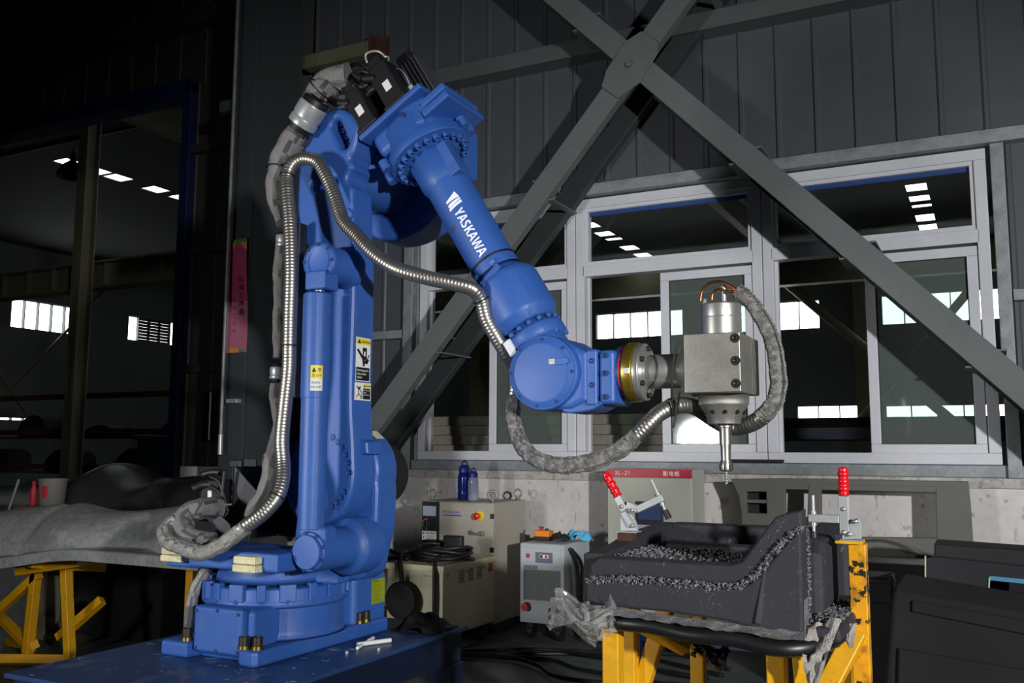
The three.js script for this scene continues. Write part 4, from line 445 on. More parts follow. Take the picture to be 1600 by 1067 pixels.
// ---------------------------------------------------------------- hoses on the robot
const ridged = (r) => (s) => r * (0.975 + 0.05 * Math.sqrt(Math.abs(Math.sin(s / 0.0115 * Math.PI))));
const taped = (r, k) => (s, th) => r * (1 + 0.05 * (vn(s * 40, th * 1.3 + 8, 512, k) - 0.5) + 0.035 * Math.sin(s * 130 + th) + 0.05 * (vn(s * 110, th * 3 + 20, 1024, k + 1) - 0.5));
const pz = (L) => L.map(([x, y, z]) => Z(x, y, z));
{ const t = thing('metal_hose', 'long ridged steel cable hose running up the back of the robot and across its arm', 'hose', [-2.13, 0.73, 3.15]);
  const P = pz([[351, 848, 3.27], [382, 824, 3.25], [413, 800, 3.22], [433, 776, 3.19], [442, 748, 3.16], [442, 720, 3.14], [440, 690, 3.14], [445, 634, 3.14], [451, 577, 3.14], [452, 540, 3.14], [453, 495, 3.14], [455, 422, 3.14], [453, 349, 3.13], [449, 300, 3.12], [449, 274, 3.11], [458, 255, 3.1], [475, 248, 3.08], [495, 252, 3.07], [507, 270, 3.07], [522, 304, 3.07], [536, 344, 3.08], [556, 366, 3.09], [583, 395, 3.1], [619, 419, 3.1], [668, 434, 3.07], [712, 444, 3.03], [739, 452, 3.0], [752, 468, 2.97], [760, 498, 2.95], [776, 527, 2.93], [793, 554, 2.9], [805, 572, 2.86], [806, 600, 2.84], [802, 627, 2.84]]);
  mesh('ridged_conduit', sweep(P, ridged(0.0245), 1900, 12), mat.chrome, t);
  mesh('tape_wrap', sweep(pz([[276, 812, 3.2], [263, 822, 3.22], [257, 832, 3.25], [262, 845, 3.27], [285, 855, 3.285], [316, 864, 3.29], [345, 852, 3.28], [366, 837, 3.262], [384, 823, 3.25]]), taped(0.0255, 5), 220, 18), mat.tape, t);
  for (const [a, b] of [[14, 0], [27, 1], [3, 2], [9, 3]]) { const p = P[a], d = P[Math.min(a + 1, P.length - 1)].clone().sub(P[a - 1]).normalize(); mesh('cable_tie', Lt(p, d, [[0.0255, -0.003], [0.0275, -0.003], [0.0275, 0.003], [0.0255, 0.003]], 24), mat.rubber, t); } }
{ const t = thing('metal_hose', 'silver taped hose hanging under the wrist and looping up behind the spindle', 'hose', [-0.9, 1.05, 2.9]);
  const P = pz([[802, 620, 2.84], [801, 645, 2.85], [804, 668, 2.87], [812, 690, 2.9], [830, 712, 2.93], [855, 724, 2.95], [885, 727, 2.97], [920, 722, 2.98], [950, 712, 2.98], [975, 698, 2.97], [995, 680, 2.96], [1013, 662, 2.95], [1030, 646, 2.93], [1050, 636, 2.9], [1070, 633, 2.86], [1090, 638, 2.8], [1105, 648, 2.77], [1120, 658, 2.76], [1140, 667, 2.76], [1165, 665, 2.78], [1190, 652, 2.8], [1208, 632, 2.81], [1216, 605, 2.81], [1215, 580, 2.81], [1210, 545, 2.8], [1200, 515, 2.8], [1187, 492, 2.8], [1170, 468, 2.81], [1150, 452, 2.82]]);
  mesh('tape_wrap', sweep(P.slice(0, 11), (s, th) => taped(0.0262, 31)(s, th) * (1 + 0.025 * Math.sin(s * 210 + 2 * Math.sin(th * 2)) + 0.03 * Math.sin(s * 63 + th * 2)), 420, 22), mat.foil, t); mesh('ridged_conduit', sweep(P.slice(9, 22), ridged(0.025), 600, 12), mat.chrome, t); mesh('tape_wrap', sweep(P.slice(20), (s, th, u) => taped(0.0265, 47)(s, th) * (1 - 0.14 * u) * (1 + 0.03 * Math.cos(s / 0.0105 * 6.283)), 300, 18), mat.foil, t);
  mesh('cable_tie', [sweep(pz([[1052, 650, 2.93], [1050, 600, 2.96], [1053, 560, 2.97], [1062, 530, 2.97]]), 0.003, 30, 6), sweep(pz([[1062, 612, 2.95], [1058, 640, 2.93], [1052, 668, 2.93]]), 0.003, 20, 6), Lt(P[13], P[14].clone().sub(P[12]).normalize(), [[0.026, -0.004], [0.028, -0.004], [0.028, 0.004], [0.026, 0.004]], 24)], mat.rubber, t); }
{ const t = thing('cable_sleeve', 'wrinkled grey fabric cable sleeve running up the back of the robot', 'sleeve', [-2.3, 0.88, 3.0]);
  const wr = (r, k) => (s, th) => r * (1 + 0.07 * Math.sin(s * 31 + k + 1.3 * Math.sin(th + k)) + 0.05 * Math.sin(s * 74 + 2 * Math.sin(th * 2 + k)) + 0.05 * Math.sin(th * 3 + s * 19 + k) + 0.03 * Math.sin(th * 5 - s * 43));
  const S = [[546, 122, 2.95], [522, 124, 2.97], [503, 140, 2.99], [493, 162, 3.0], [480, 181, 3.02], [466, 204, 3.03], [451, 230, 3.03], [438, 262, 3.03], [434, 291, 3.04], [436, 324, 3.04], [441, 350, 3.05]];
  mesh('sleeve', sweep(pz(S), (s, th, u) => wr(0.045 - 0.02 * st(0.75, 1, u) + 0.008 * st(0.3, 0.1, u), 3)(s, th), 200, 18), mat.sleeve, t);
  mesh('sleeve', sweep(pz([[442, 385, 3.05], [440, 405, 3.05], [438, 446, 3.05], [438, 483, 3.05], [437, 527, 3.05], [434, 560, 3.05]]), (s, th, u) => wr(0.026 - 0.008 * st(0.8, 1, u), 13)(s, th), 120, 16), mat.sleeve, t);
  mesh('sleeve', sweep(pz([[433, 598, 3.05], [432, 620, 3.05], [438, 655, 3.06], [434, 690, 3.06], [428, 727, 3.07], [418, 765, 3.09], [404, 795, 3.11], [398, 812, 3.12]]), (s, th, u) => wr(0.026 + 0.012 * st(0.3, 0.6, u), 23)(s, th), 160, 16), mat.sleeve, t);
  mesh('sleeve', sweep(pz([[344, 796, 3.02], [330, 792, 3.08], [312, 794, 3.14], [296, 798, 3.16], [284, 812, 3.18], [287, 832, 3.2], [304, 844, 3.2], [338, 846, 3.14]]), wr(0.036, 37), 100, 16), mat.sleeve, t);
  for (const [x, y, dx, dy, r] of [[481, 180, 0.5, 0.6, 0.05], [443, 377, 0.02, 1, 0.024], [434, 583, 0.02, 1, 0.024]]) { const p = Z(x, y, 3.05), d = V(dx, dy, 0).normalize(); mesh('hose_clamp', Lt(p.clone().addScaledVector(d, -r * 0.9), d, [[r, 0], [r + 0.004, 0.002], [r + 0.004, r * 0.5], [r + 0.001, r * 0.55], [r + 0.001, r * 0.75], [r + 0.004, r * 0.8], [r + 0.004, r * 1.7], [r, r * 1.8]], 28), mat.zinc, t); mesh('clamp_lining', Lt(p.clone().addScaledVector(d, -r * 1.3), d, [[0, 0], [r * 0.98, 0], [r * 0.98, r * 2.6], [0, r * 2.6]], 20), mat.rubber, t); }
  for (const k of [[437, 262, 0.1, 1, 0.05], [503, 140, 1, 0.8, 0.055]]) { const p = Z(k[0], k[1], 3.03), d = V(k[2], k[3], 0).normalize(); mesh('cable_tie', Lt(p, d, [[k[4] * 0.96, -0.003], [k[4], -0.003], [k[4], 0.003], [k[4] * 0.96, 0.003]], 24), mat.rubber, t); } }
single('ground_hose', sweep([V(-2.52, 0.68, 3.08), V(-2.56, 0.6, 3.1), V(-2.6, 0.5, 3.08), V(-2.62, 0.43, 3.06)], taped(0.02, 61), 60, 14), mat.tape, 'silver taped hose dropping to the table behind the robot base', 'hose');

// ---------------------------------------------------------------- equipment by the wall
const eyeG = (p, s = 1, turn = 0) => [new THREE.TorusGeometry(0.024 * s, 0.0065 * s, 10, 28).rotateY(turn).translate(p.x, p.y + 0.042 * s, p.z), Cy(V(p.x, p.y, p.z), V(p.x, p.y + 0.012 * s, p.z), 0.019 * s, 0.014 * s, 18), Cy(V(p.x, p.y + 0.01 * s, p.z), V(p.x, p.y + 0.022 * s, p.z), 0.009 * s, 0.007 * s, 12)];
{ const x0 = -3.219, x1 = -2.714, y1 = 0.78, zf = 0.586, t = thing('robot_controller', 'tall beige robot controller cabinet with a black left strip and red emergency knob', 'cabinet', [-2.97, 0, 0.36]);
  mesh('housing', B(x0, x1, 0.06, y1, 0.14, zf - 0.02, 0.006), mat.beige, t); const d = mesh('front_door', B(x0 + 0.125, x1 + 0.002, 0.08, y1 - 0.004, zf - 0.018, zf, 0.005), mat.beige, t);
  mesh('door_handle', [B(-2.86, -2.77, 0.585, 0.6, zf, zf + 0.02, 0.004), Cy(V(-2.86, 0.6, zf), V(-2.86, 0.6, zf + 0.015), 0.012), B(-2.8, -2.77, 0.58, 0.61, zf, zf + 0.012, 0.003)], mat.alu, d);
  const es = mesh('emergency_ring', Lt(V(-2.806, 0.7, zf), V(0, 0, 1), [[0.03, 0], [0.03, 0.008], [0.022, 0.01], [0, 0.01]], 28), mat.yellowPaint, d); mesh('emergency_knob', Lt(V(-2.806, 0.7, zf + 0.01), V(0, 0, 1), [[0.012, 0], [0.012, 0.016], [0.02, 0.02], [0.021, 0.03], [0.016, 0.036], [0, 0.037]], 24), mat.red, es);
  for (const y of [0.7, 0.5, 0.2]) mesh('hinge', B(x1 - 0.012, x1 + 0.008, y - 0.015, y + 0.015, zf - 0.006, zf + 0.008, 0.002), mat.black, d);
  mesh('keyhole_plate', [B(-2.845, -2.805, 0.475, 0.52, zf, zf + 0.006, 0.008)], mat.beige, d);
  const logo = canvasTex(512, 160, (c) => { c.fillStyle = '#a79e8e'; c.fillRect(0, 0, 512, 160); c.fillStyle = '#2b3fae'; c.font = 'bold 74px sans-serif'; c.fillText('YASKAWA', 118, 84); c.beginPath(); c.moveTo(20, 30); c.lineTo(56, 30); c.lineTo(44, 84); c.lineTo(30, 84); c.fill(); c.fillRect(62, 30, 34, 22); c.fillRect(10, 118, 492, 28); c.fillStyle = '#6a7ac8'; c.fillRect(10, 118, 210, 10); });
  plate('logo', 0.135, 0.042, V(-3.0, 0.71, zf + 0.0008), V(0, 0, 1), V(0, 1, 0), logo, d);
  const s = mesh('control_strip', B(x0 - 0.002, x0 + 0.122, 0.1, y1 - 0.004, zf - 0.018, zf, 0.004), mat.blackSoft, t);
  const pt = (h, draw) => canvasTex(128, h, draw);
  plate('nameplate', 0.095, 0.06, V(x0 + 0.055, 0.718, zf + 0.001), V(0, 0, 1), V(0, 1, 0), pt(96, (c) => { c.fillStyle = '#9aa0b4'; c.fillRect(0, 0, 128, 96); c.fillStyle = '#7c849c'; for (let i = 0; i < 7; i++) c.fillRect(8, 10 + i * 12, 112, 2); c.fillRect(60, 10, 2, 76); }), s);
  plate('switch_sticker', 0.1, 0.075, V(x0 + 0.055, 0.64, zf + 0.001), V(0, 0, 1), V(0, 1, 0), pt(110, (c) => { c.fillStyle = '#18181a'; c.fillRect(0, 0, 128, 110); c.lineWidth = 16; c.strokeStyle = '#c8455c'; c.beginPath(); c.arc(46, 55, 40, Math.PI * 1.02, Math.PI * 1.5); c.stroke(); c.strokeStyle = '#3a8a6a'; c.beginPath(); c.arc(46, 55, 40, Math.PI * 0.5, Math.PI * 0.98); c.stroke(); }), s);
  mesh('main_switch', [Cy(V(x0 + 0.045, 0.64, zf), V(x0 + 0.045, 0.64, zf + 0.012), 0.026), B(x0 + 0.04, x0 + 0.05, 0.615, 0.665, zf + 0.012, zf + 0.026, 0.003)], mat.black, s);
  plate('warning_sticker', 0.105, 0.058, V(x0 + 0.055, 0.565, zf + 0.001), V(0, 0, 1), V(0, 1, 0), pt(72, (c) => { c.fillStyle = '#cfcfcb'; c.fillRect(0, 0, 128, 72); c.fillStyle = '#333'; c.beginPath(); c.moveTo(14, 6); c.lineTo(24, 24); c.lineTo(4, 24); c.fill(); c.font = 'bold 17px sans-serif'; c.fillText('WARNING', 34, 22); c.fillRect(40, 34, 70, 3); c.fillRect(40, 44, 60, 3); c.fillRect(10, 40, 8, 16); c.fillRect(40, 56, 76, 3); }), s);
  plate('spec_sticker', 0.1, 0.04, V(x0 + 0.055, 0.5, zf + 0.001), V(0, 0, 1), V(0, 1, 0), pt(52, (c) => { c.fillStyle = '#5a5a60'; c.fillRect(0, 0, 128, 52); c.fillStyle = '#46464c'; for (let i = 0; i < 4; i++) c.fillRect(6, 8 + i * 11, 116, 3); }), s); plate('spec_sticker', 0.085, 0.024, V(x0 + 0.05, 0.42, zf + 0.001), V(0, 0, 1), V(0, 1, 0), pt(40, (c) => { c.fillStyle = '#c9c9cc'; c.fillRect(0, 0, 128, 40); c.fillStyle = '#8a8a8e'; c.fillRect(8, 12, 80, 4); c.fillRect(8, 24, 100, 4); }), s);
  for (const [x, z, sc, tn] of [[-3.168, 0.55, 1, 0.2], [-2.735, 0.55, 1.05, 0.5], [-2.745, 0.19, 1, 0.2], [-3.16, 0.19, 1, 1.2]]) { const e = mesh('eye_bolt', eyeG(V(x, y1, z), sc, tn), mat.alu, t); }
  mesh('plinth', B(x0 + 0.02, x1 - 0.02, 0, 0.06, 0.18, zf - 0.05, 0.002), mat.black, t); }
function bottle(label, x, z, h, r, body, cap, name) { const t = thing(name, label, 'bottle', [x, 0.78, z]), Yv = V(0, 1, 0), p = V(x, 0.78, z);
  mesh('body', Lt(p, Yv, [[0, 0.002], [r * 0.9, 0], [r, 0.008], [r, h * 0.2], [r * 0.95, h * 0.24], [r, h * 0.3], [r, h * 0.58], [r * 0.95, h * 0.64], [r * 0.82, h * 0.7], [r * 0.8, h * 0.74], [r * 0.77, h * 0.74], [r * 0.77, h * 0.7], [r * 0.94, h * 0.58], [r * 0.94, 0.012], [0, 0.01]], 36), body, t);
  mesh('cap', Lt(p.clone().add(V(0, h * 0.73, 0)), Yv, [[r * 0.86, 0], [r * 0.86, h * 0.12], [r * 0.7, h * 0.16], [r * 0.5, h * 0.2], [0, h * 0.2]], 32), cap, t); mesh('carry_loop', new THREE.TorusGeometry(r * 0.5, r * 0.13, 8, 24).translate(x, 0.78 + h * 0.93, z), cap, t); return t; }
bottle('tall blue plastic water bottle standing on the robot controller cabinet', -3.045, 0.36, 0.24, 0.044, mat.bottleBlue, mat.capBlue, 'water_bottle'); bottle('small clear water bottle with blue cap beside the tall blue bottle', -2.945, 0.42, 0.2, 0.034, mat.bottleClear, mat.capBlue, 'water_bottle');
{ const x0 = -3.015, x1 = -2.655, y0 = 0.1, y1 = 0.474, t = thing('transformer_box', 'low cream transformer box on castors in front of the controller cabinet', 'box', [-2.835, 0, 0.96]);
  mesh('housing', B(x0, x1, y0, y1, 0.66, 1.25, 0.006), mat.cream, t); mesh('lid', B(x0 - 0.008, x1 + 0.008, y1 - 0.03, y1 + 0.004, 0.652, 1.258, 0.004), mat.cream, t);
  for (let k = 0; k < 3; k++) for (let i = 0; i < 6; i++) mesh('vent_slot', B(x1 - 0.001, x1 + 0.0015, 0.369 + i * 0.012, 0.375 + i * 0.012, 0.82 + k * 0.1, 0.88 + k * 0.1, 0), mat.grille, t);
  for (let i = 0; i < 3; i++) mesh('lid_screw', Cy(V(x1, 0.424, 1.2 - i * 0.2), V(x1 + 0.003, 0.424, 1.2 - i * 0.2), 0.006, 0.006, 10), mat.bolt, t);
  plate('red_sticker', 0.05, 0.05, V(x1 + 0.001, 0.419, 0.72), V(1, 0, 0), V(0, 1, 0), canvasTex(64, 64, (c) => { c.fillStyle = '#b8303a'; c.fillRect(0, 0, 64, 64); c.fillStyle = '#d88a86'; for (let i = 0; i < 4; i++) c.fillRect(8, 12 + i * 12, 44, 3); }), t);
  plate('spec_sheet', 0.12, 0.085, V(x0 + 0.275, 0.389, 1.2515), V(0, 0, 1), V(0, 1, 0), canvasTex(160, 120, (c) => { c.fillStyle = '#cbc6ac'; c.fillRect(0, 0, 160, 120); c.fillStyle = '#8a8672'; c.fillRect(30, 10, 100, 7); for (let i = 0; i < 6; i++) c.fillRect(10, 28 + i * 14, 140, 2); c.fillRect(10, 28, 2, 72); c.fillRect(150, 28, 2, 72); c.fillRect(80, 28, 2, 72); }), t);
  for (const [x, z] of [[x0 + 0.06, 1.2], [x1 - 0.06, 1.2], [x0 + 0.06, 0.71], [x1 - 0.06, 0.71]]) mesh('castor', [Cy(V(x - 0.015, 0.045, z), V(x + 0.015, 0.045, z), 0.045, 0.045, 20), B(x - 0.022, x + 0.022, 0.06, 0.1, z - 0.03, z + 0.03, 0.002)], mat.rubber, t); }
{ const t = thing('cable_coil', 'untidy coil of black cable heaped on the cream transformer box', 'cable', [-3.05, 0.434, 0.7]); // several loops of one cable
  for (let k = 0; k < 8; k++) { const P = [], ph = rr(0, 6), cx = -3.04 + rr(-0.03, 0.03), cz = 0.7 + rr(-0.03, 0.03), rx = rr(0.13, 0.19), rz = rr(0.12, 0.18); for (let i = 0; i <= 26; i++) { const a = ph + i / 24 * 6.283; P.push(V(cx + rx * Math.cos(a), 0.446 + k * 0.008 + 0.012 * Math.sin(a * 2 + k), cz + rz * Math.sin(a))); } mesh('cable_loop', sweep(P, 0.0105, 110, 8), mat.rubber, t); }
  mesh('cable_end', sweep([V(-3.2, 0.47, 0.75), V(-3.12, 0.475, 0.98), V(-3.09, 0.4, 1.01), V(-3.08, 0.28, 1.0), V(-3.05, 0.2, 1.0)], 0.014, 60, 10), mat.rubber, t); mesh('cable_end', sweep([V(-2.95, 0.47, 0.84), V(-2.9, 0.44, 0.97), V(-2.89, 0.3, 0.99), V(-2.885, 0.06, 0.98), V(-2.86, 0.016, 0.99)], 0.011, 60, 10), mat.rubber, t);
  mesh('cable_end', sweep([V(-3.12, 0.45, 0.9), V(-3.33, 0.5, 0.86), V(-3.36, 0.44, 0.8), V(-3.2, 0.44, 0.78)], 0.012, 50, 8), mat.rubber, t); t.position.add(V(0.2, 0.044, 0.29)); }
single('teach_pendant', [B(-2.85, -2.725, 0.54, 0.61, 0.9, 0.94, 0.01), B(-2.838, -2.738, 0.55, 0.602, 0.938, 0.944, 0.003)], mat.black, 'black hand terminal lying on the coil of cable', 'terminal');
single('cable_reel', [Lt(V(-2.885, 0.29, 1.26), V(0, 0, 1), [[0.02, 0], [0.09, 0], [0.1, 0.01], [0.1, 0.05], [0.09, 0.06], [0.04, 0.06], [0.03, 0.055], [0, 0.055]], 40)], mat.blackSoft, 'round black fan cover hanging on the front of the transformer box', 'cover');
{ const x0 = -2.519, x1 = -2.237, y0 = 0.1, y1 = 0.555, zf = 0.6, zb = 0.24, t = thing('water_chiller', 'pale grey water chiller with a dark front grille and small red display', 'chiller', [-2.38, 0, 0.42]);
  mesh('housing', B(x0, x1, y0, y1, zb, zf - 0.008, 0.006), mat.coolerGrey, t); mesh('front_frame', ring(x0, x1, y0, y1 - 0.004, zf - 0.01, zf, 0.022, 0.002), mat.coolerGrey, t); mesh('front_panel', [B(x0 + 0.02, x1 - 0.02, 0.215, 0.225, zf - 0.01, zf - 0.002, 0.001), B(x0 + 0.02, x1 - 0.02, 0.43, y1 - 0.02, zf - 0.01, zf - 0.003, 0.001), B(x0 + 0.02, x1 - 0.02, 0.405, 0.426, zf - 0.01, zf - 0.003, 0.001), B(x0 + 0.02, x1 - 0.02, 0.12, 0.213, zf - 0.01, zf - 0.003, 0.001)], mat.coolerGrey, t);
  const gr = [B(x0 + 0.024, x1 - 0.022, 0.228, 0.403, zf - 0.012, zf - 0.009, 0)]; for (let i = 0; i < 34; i++) gr.push(B(x0 + 0.024, x1 - 0.022, 0.23 + i * 0.0051, 0.233 + i * 0.0051, zf - 0.009, zf - 0.005, 0)); mesh('grille', gr, mat.grille, t);
  const cp = mesh('control_panel', B(-2.42, -2.31, 0.445, 0.505, zf - 0.003, zf, 0.002), M(0x646a74, 0.5), t); mesh('display', B(-2.392, -2.336, 0.472, 0.492, zf, zf + 0.002, 0), mat.white, cp); mesh('display_window', B(-2.389, -2.372, 0.474, 0.49, zf + 0.001, zf + 0.003, 0), mat.black, cp); mesh('display_window', B(-2.358, -2.341, 0.474, 0.49, zf + 0.001, zf + 0.003, 0), mat.redDull, cp); mesh('brand_line', B(-2.382, -2.345, 0.456, 0.462, zf, zf + 0.001, 0), M(0x3a7ab4, 0.5), cp);
  mesh('power_switch', B(-2.478, -2.458, 0.47, 0.495, zf - 0.003, zf + 0.004, 0.002), mat.redDull, t); plate('nameplate', 0.085, 0.02, V(x0 + 0.068, 0.416, zf - 0.0015), V(0, 0, 1), V(0, 1, 0), canvasTex(128, 30, (c) => { c.fillStyle = '#74787c'; c.fillRect(0, 0, 128, 30); c.fillStyle = '#8c9094'; c.fillRect(8, 10, 100, 4); c.fillRect(8, 19, 70, 3); }), t);
  mesh('drain_knob', Cy(V(-2.475, 0.19, zf - 0.004), V(-2.475, 0.19, zf + 0.035), 0.026, 0.022), mat.redDull, t); mesh('drain_knob', Cy(V(-2.29, 0.185, zf - 0.004), V(-2.29, 0.185, zf + 0.03), 0.018), M(0xb0643c, 0.5), t); mesh('level_gauge', B(-2.335, -2.322, 0.13, 0.19, zf - 0.004, zf + 0.004, 0.002), mat.gap, t);
  for (let i = 0; i < 9; i++) mesh('side_louvre', B(x1 - 0.001, x1 + 0.003, 0.12, 0.36, 0.27 + i * 0.016, 0.276 + i * 0.016, 0), mat.grille, t);
  mesh('water_hose', sweep([V(x1 + 0.01, 0.53, 0.54), V(x1 + 0.03, 0.46, 0.5), V(x1 + 0.035, 0.34, 0.47), V(x1 + 0.03, 0.12, 0.46), V(x1 + 0.05, 0.03, 0.5)], 0.011, 60, 10), mat.rubber, t); mesh('water_hose', sweep([V(x1 + 0.006, 0.52, 0.5), V(x1 + 0.03, 0.44, 0.42), V(x1 + 0.03, 0.3, 0.4), V(x1 + 0.03, 0.1, 0.4)], 0.01, 60, 10), mat.rubber, t);
  for (const [x, z] of [[x0 + 0.05, zf - 0.06], [x1 - 0.05, zf - 0.06], [x0 + 0.05, zb + 0.06], [x1 - 0.05, zb + 0.06]]) mesh('castor', [Cy(V(x - 0.014, 0.042, z), V(x + 0.014, 0.042, z), 0.042, 0.042, 18), B(x - 0.02, x + 0.02, 0.06, 0.1, z - 0.03, z + 0.03, 0.002)], mat.rubber, t); }
{ const t = thing('control_box', 'small orange push button box with a red knob on top of the water chiller', 'box', [-2.42, 0.555, 0.47]); const x = -2.45, z = 0.42; mesh('lower_shell', B(x - 0.05, x + 0.05, 0.556, 0.582, z - 0.035, z + 0.035, 0.004), mat.black, t); mesh('upper_shell', B(x - 0.05, x + 0.05, 0.58, 0.617, z - 0.036, z + 0.036, 0.005), mat.orange, t); mesh('stop_knob', Lt(V(x - 0.015, 0.615, z), V(0, 1, 0), [[0.008, 0], [0.008, 0.01], [0.015, 0.013], [0.015, 0.021], [0, 0.024]], 20), mat.redDull, t); mesh('push_button', Cy(V(x + 0.02, 0.615, z), V(x + 0.02, 0.628, z), 0.011), mat.black, t); }
function rag(name, label, cx, cz, rx, rz, h, y0, m, k) { const g = gridSurf(26, 20, (u, v) => { const a = (u - 0.5) * 2, b = (v - 0.5) * 2, d = Math.max(0, 1 - a * a * 0.9 - b * b * 0.8); return V(cx + a * rx * (1 + 0.2 * (vn(u * 6, v * 6, 64, k + 5) - 0.5)), y0 + 0.004 + h * Math.sqrt(d) * (0.45 + 0.9 * vn(u * 7 + 3, v * 5 + 2, 64, k)), cz + b * rz * (1 + 0.25 * (vn(u * 5, v * 6, 64, k + 9) - 0.5))); }); const m2 = m.clone(); m2.side = THREE.DoubleSide; return single(name, g, m2, label, 'cloth'); }
rag('grey_rag', 'crumpled dark grey rag on the water chiller', -2.35, 0.4, 0.06, 0.05, 0.045, 0.555, mat.blackSoft, 5); rag('blue_cloth', 'crumpled light blue disposable cloth on the water chiller', -2.26, 0.33, 0.085, 0.045, 0.06, 0.555, mat.cyan, 15);
{ const x0 = -2.09, x1 = -1.566, y1 = 0.99, zf = 0.29, t = thing('distribution_cabinet', 'pale grey-green electrical cabinet with a red lettered header strip and dark touch screen', 'cabinet', [-1.83, 0, 0.16]);
  mesh('housing', B(x0, x1, 0.05, y1, 0.02, zf - 0.015, 0.003), mat.cabinet, t); mesh('front_door', B(x0 + 0.004, x1 - 0.004, 0.06, y1 - 0.052, zf - 0.018, zf, 0.003), mat.cabinet, t); mesh('plinth', B(x0 + 0.01, x1 - 0.01, 0, 0.05, 0.04, zf - 0.04, 0), mat.frameDark, t);
  plate('header_strip', x1 - x0, 0.048, V((x0 + x1) / 2, y1 - 0.025, zf - 0.0105), V(0, 0, 1), V(0, 1, 0), canvasTex(1024, 94, (c) => { c.fillStyle = '#b22c3c'; c.fillRect(0, 0, 1024, 94); c.fillStyle = '#e8d8dc'; c.font = '66px monospace'; c.fillText('XL-21', 100, 70); ['pei', 'dian', 'gui'].forEach((k, i) => glyph(c, k, 690 + i * 68, 18, 58, '#f0e0e2', 6)); }), t, 0.4, 0.02);
  const s = mesh('touch_screen', B(-1.905, -1.735, 0.665, 0.8, zf, zf + 0.012, 0.004), mat.frameDark, t); mesh('screen_glass', B(-1.89, -1.75, 0.695, 0.785, zf + 0.011, zf + 0.013, 0.001), mat.screen, s); }
// floor cables
for (let k = 0; k < 5; k++) { const P = []; const z0 = 1.0 + k * 0.11; for (let i = 0; i <= 8; i++) P.push(V(-3.0 + i * 0.22 + rr(-0.03, 0.03), 0.012 + (k % 3) * 0.012, z0 + 0.18 * Math.sin(i * 0.8 + k * 0.7) - i * 0.03 + rr(-0.04, 0.04))); single('floor_cable', sweep(P, 0.011, 90, 8), mat.rubber, ['black floor cable lying nearest to the cabinets', 'second black floor cable out from the cabinets', 'middle black floor cable between the table and the cabinets', 'fourth black floor cable out from the cabinets', 'black floor cable lying farthest from the cabinets'][k], 'cable', 'black cables lying on the floor'); }

// ---------------------------------------------------------------- workpiece, stand and clamps
const F = thing('yellow_stand', 'worn yellow welded steel stand carrying the dark plastic moulding', 'stand', [-0.66, 0, 3.08]);
const leg = (a, b, s = 0.046, m = mat.yellow) => mesh('leg', bar(a, b, s, s, 0.005), m, F);
leg(V(-0.915, 0, 3.24), V(-0.915, 0.655, 3.24)); leg(V(-0.965, 0, 2.98), V(-0.965, 0.68, 2.98)); leg(V(-0.5, 0, 3.2), V(-0.5, 0.63, 3.2)); leg(V(-0.4, 0, 3.22), V(-0.435, 0.63, 3.22)); leg(V(-0.77, 0, 2.95), V(-0.77, 0.66, 2.95), 0.04); leg(V(-0.38, 0, 2.9), V(-0.38, 0.62, 2.9), 0.04);
mesh('brace', bar(V(-0.98, 0.3, 2.95), V(-0.86, 0.66, 2.95), 0.045, 0.045, 0.005), mat.yellow, F); mesh('brace', bar(V(-0.42, 0.47, 3.12), V(-0.335, 0.64, 3.02), 0.05, 0.05, 0.005), mat.yellow, F); mesh('brace', bar(V(-0.93, 0.655, 3.12), V(-0.78, 0.56, 3.02), 0.045, 0.045, 0.005), mat.yellow, F);
mesh('cross_rail', bar(V(-0.95, 0.15, 3.24), V(-0.4, 0.15, 3.22), 0.04, 0.04, 0.004), mat.yellow, F);
mesh('clamp_post', bar(V(-0.327, 0, 3.0), V(-0.327, 0.862, 3.0), 0.044, 0.044, 0.004), mat.yellowWorn, F); mesh('clamp_post', bar(V(-1.0, 0.3, 2.9), V(-1.0, 0.835, 2.93), 0.044, 0.044, 0.004), mat.yellowWorn, F);
mesh('post_plate', B(-0.378, -0.312, 0.862, 0.869, 2.965, 3.035, 0.001), mat.yellow, F);
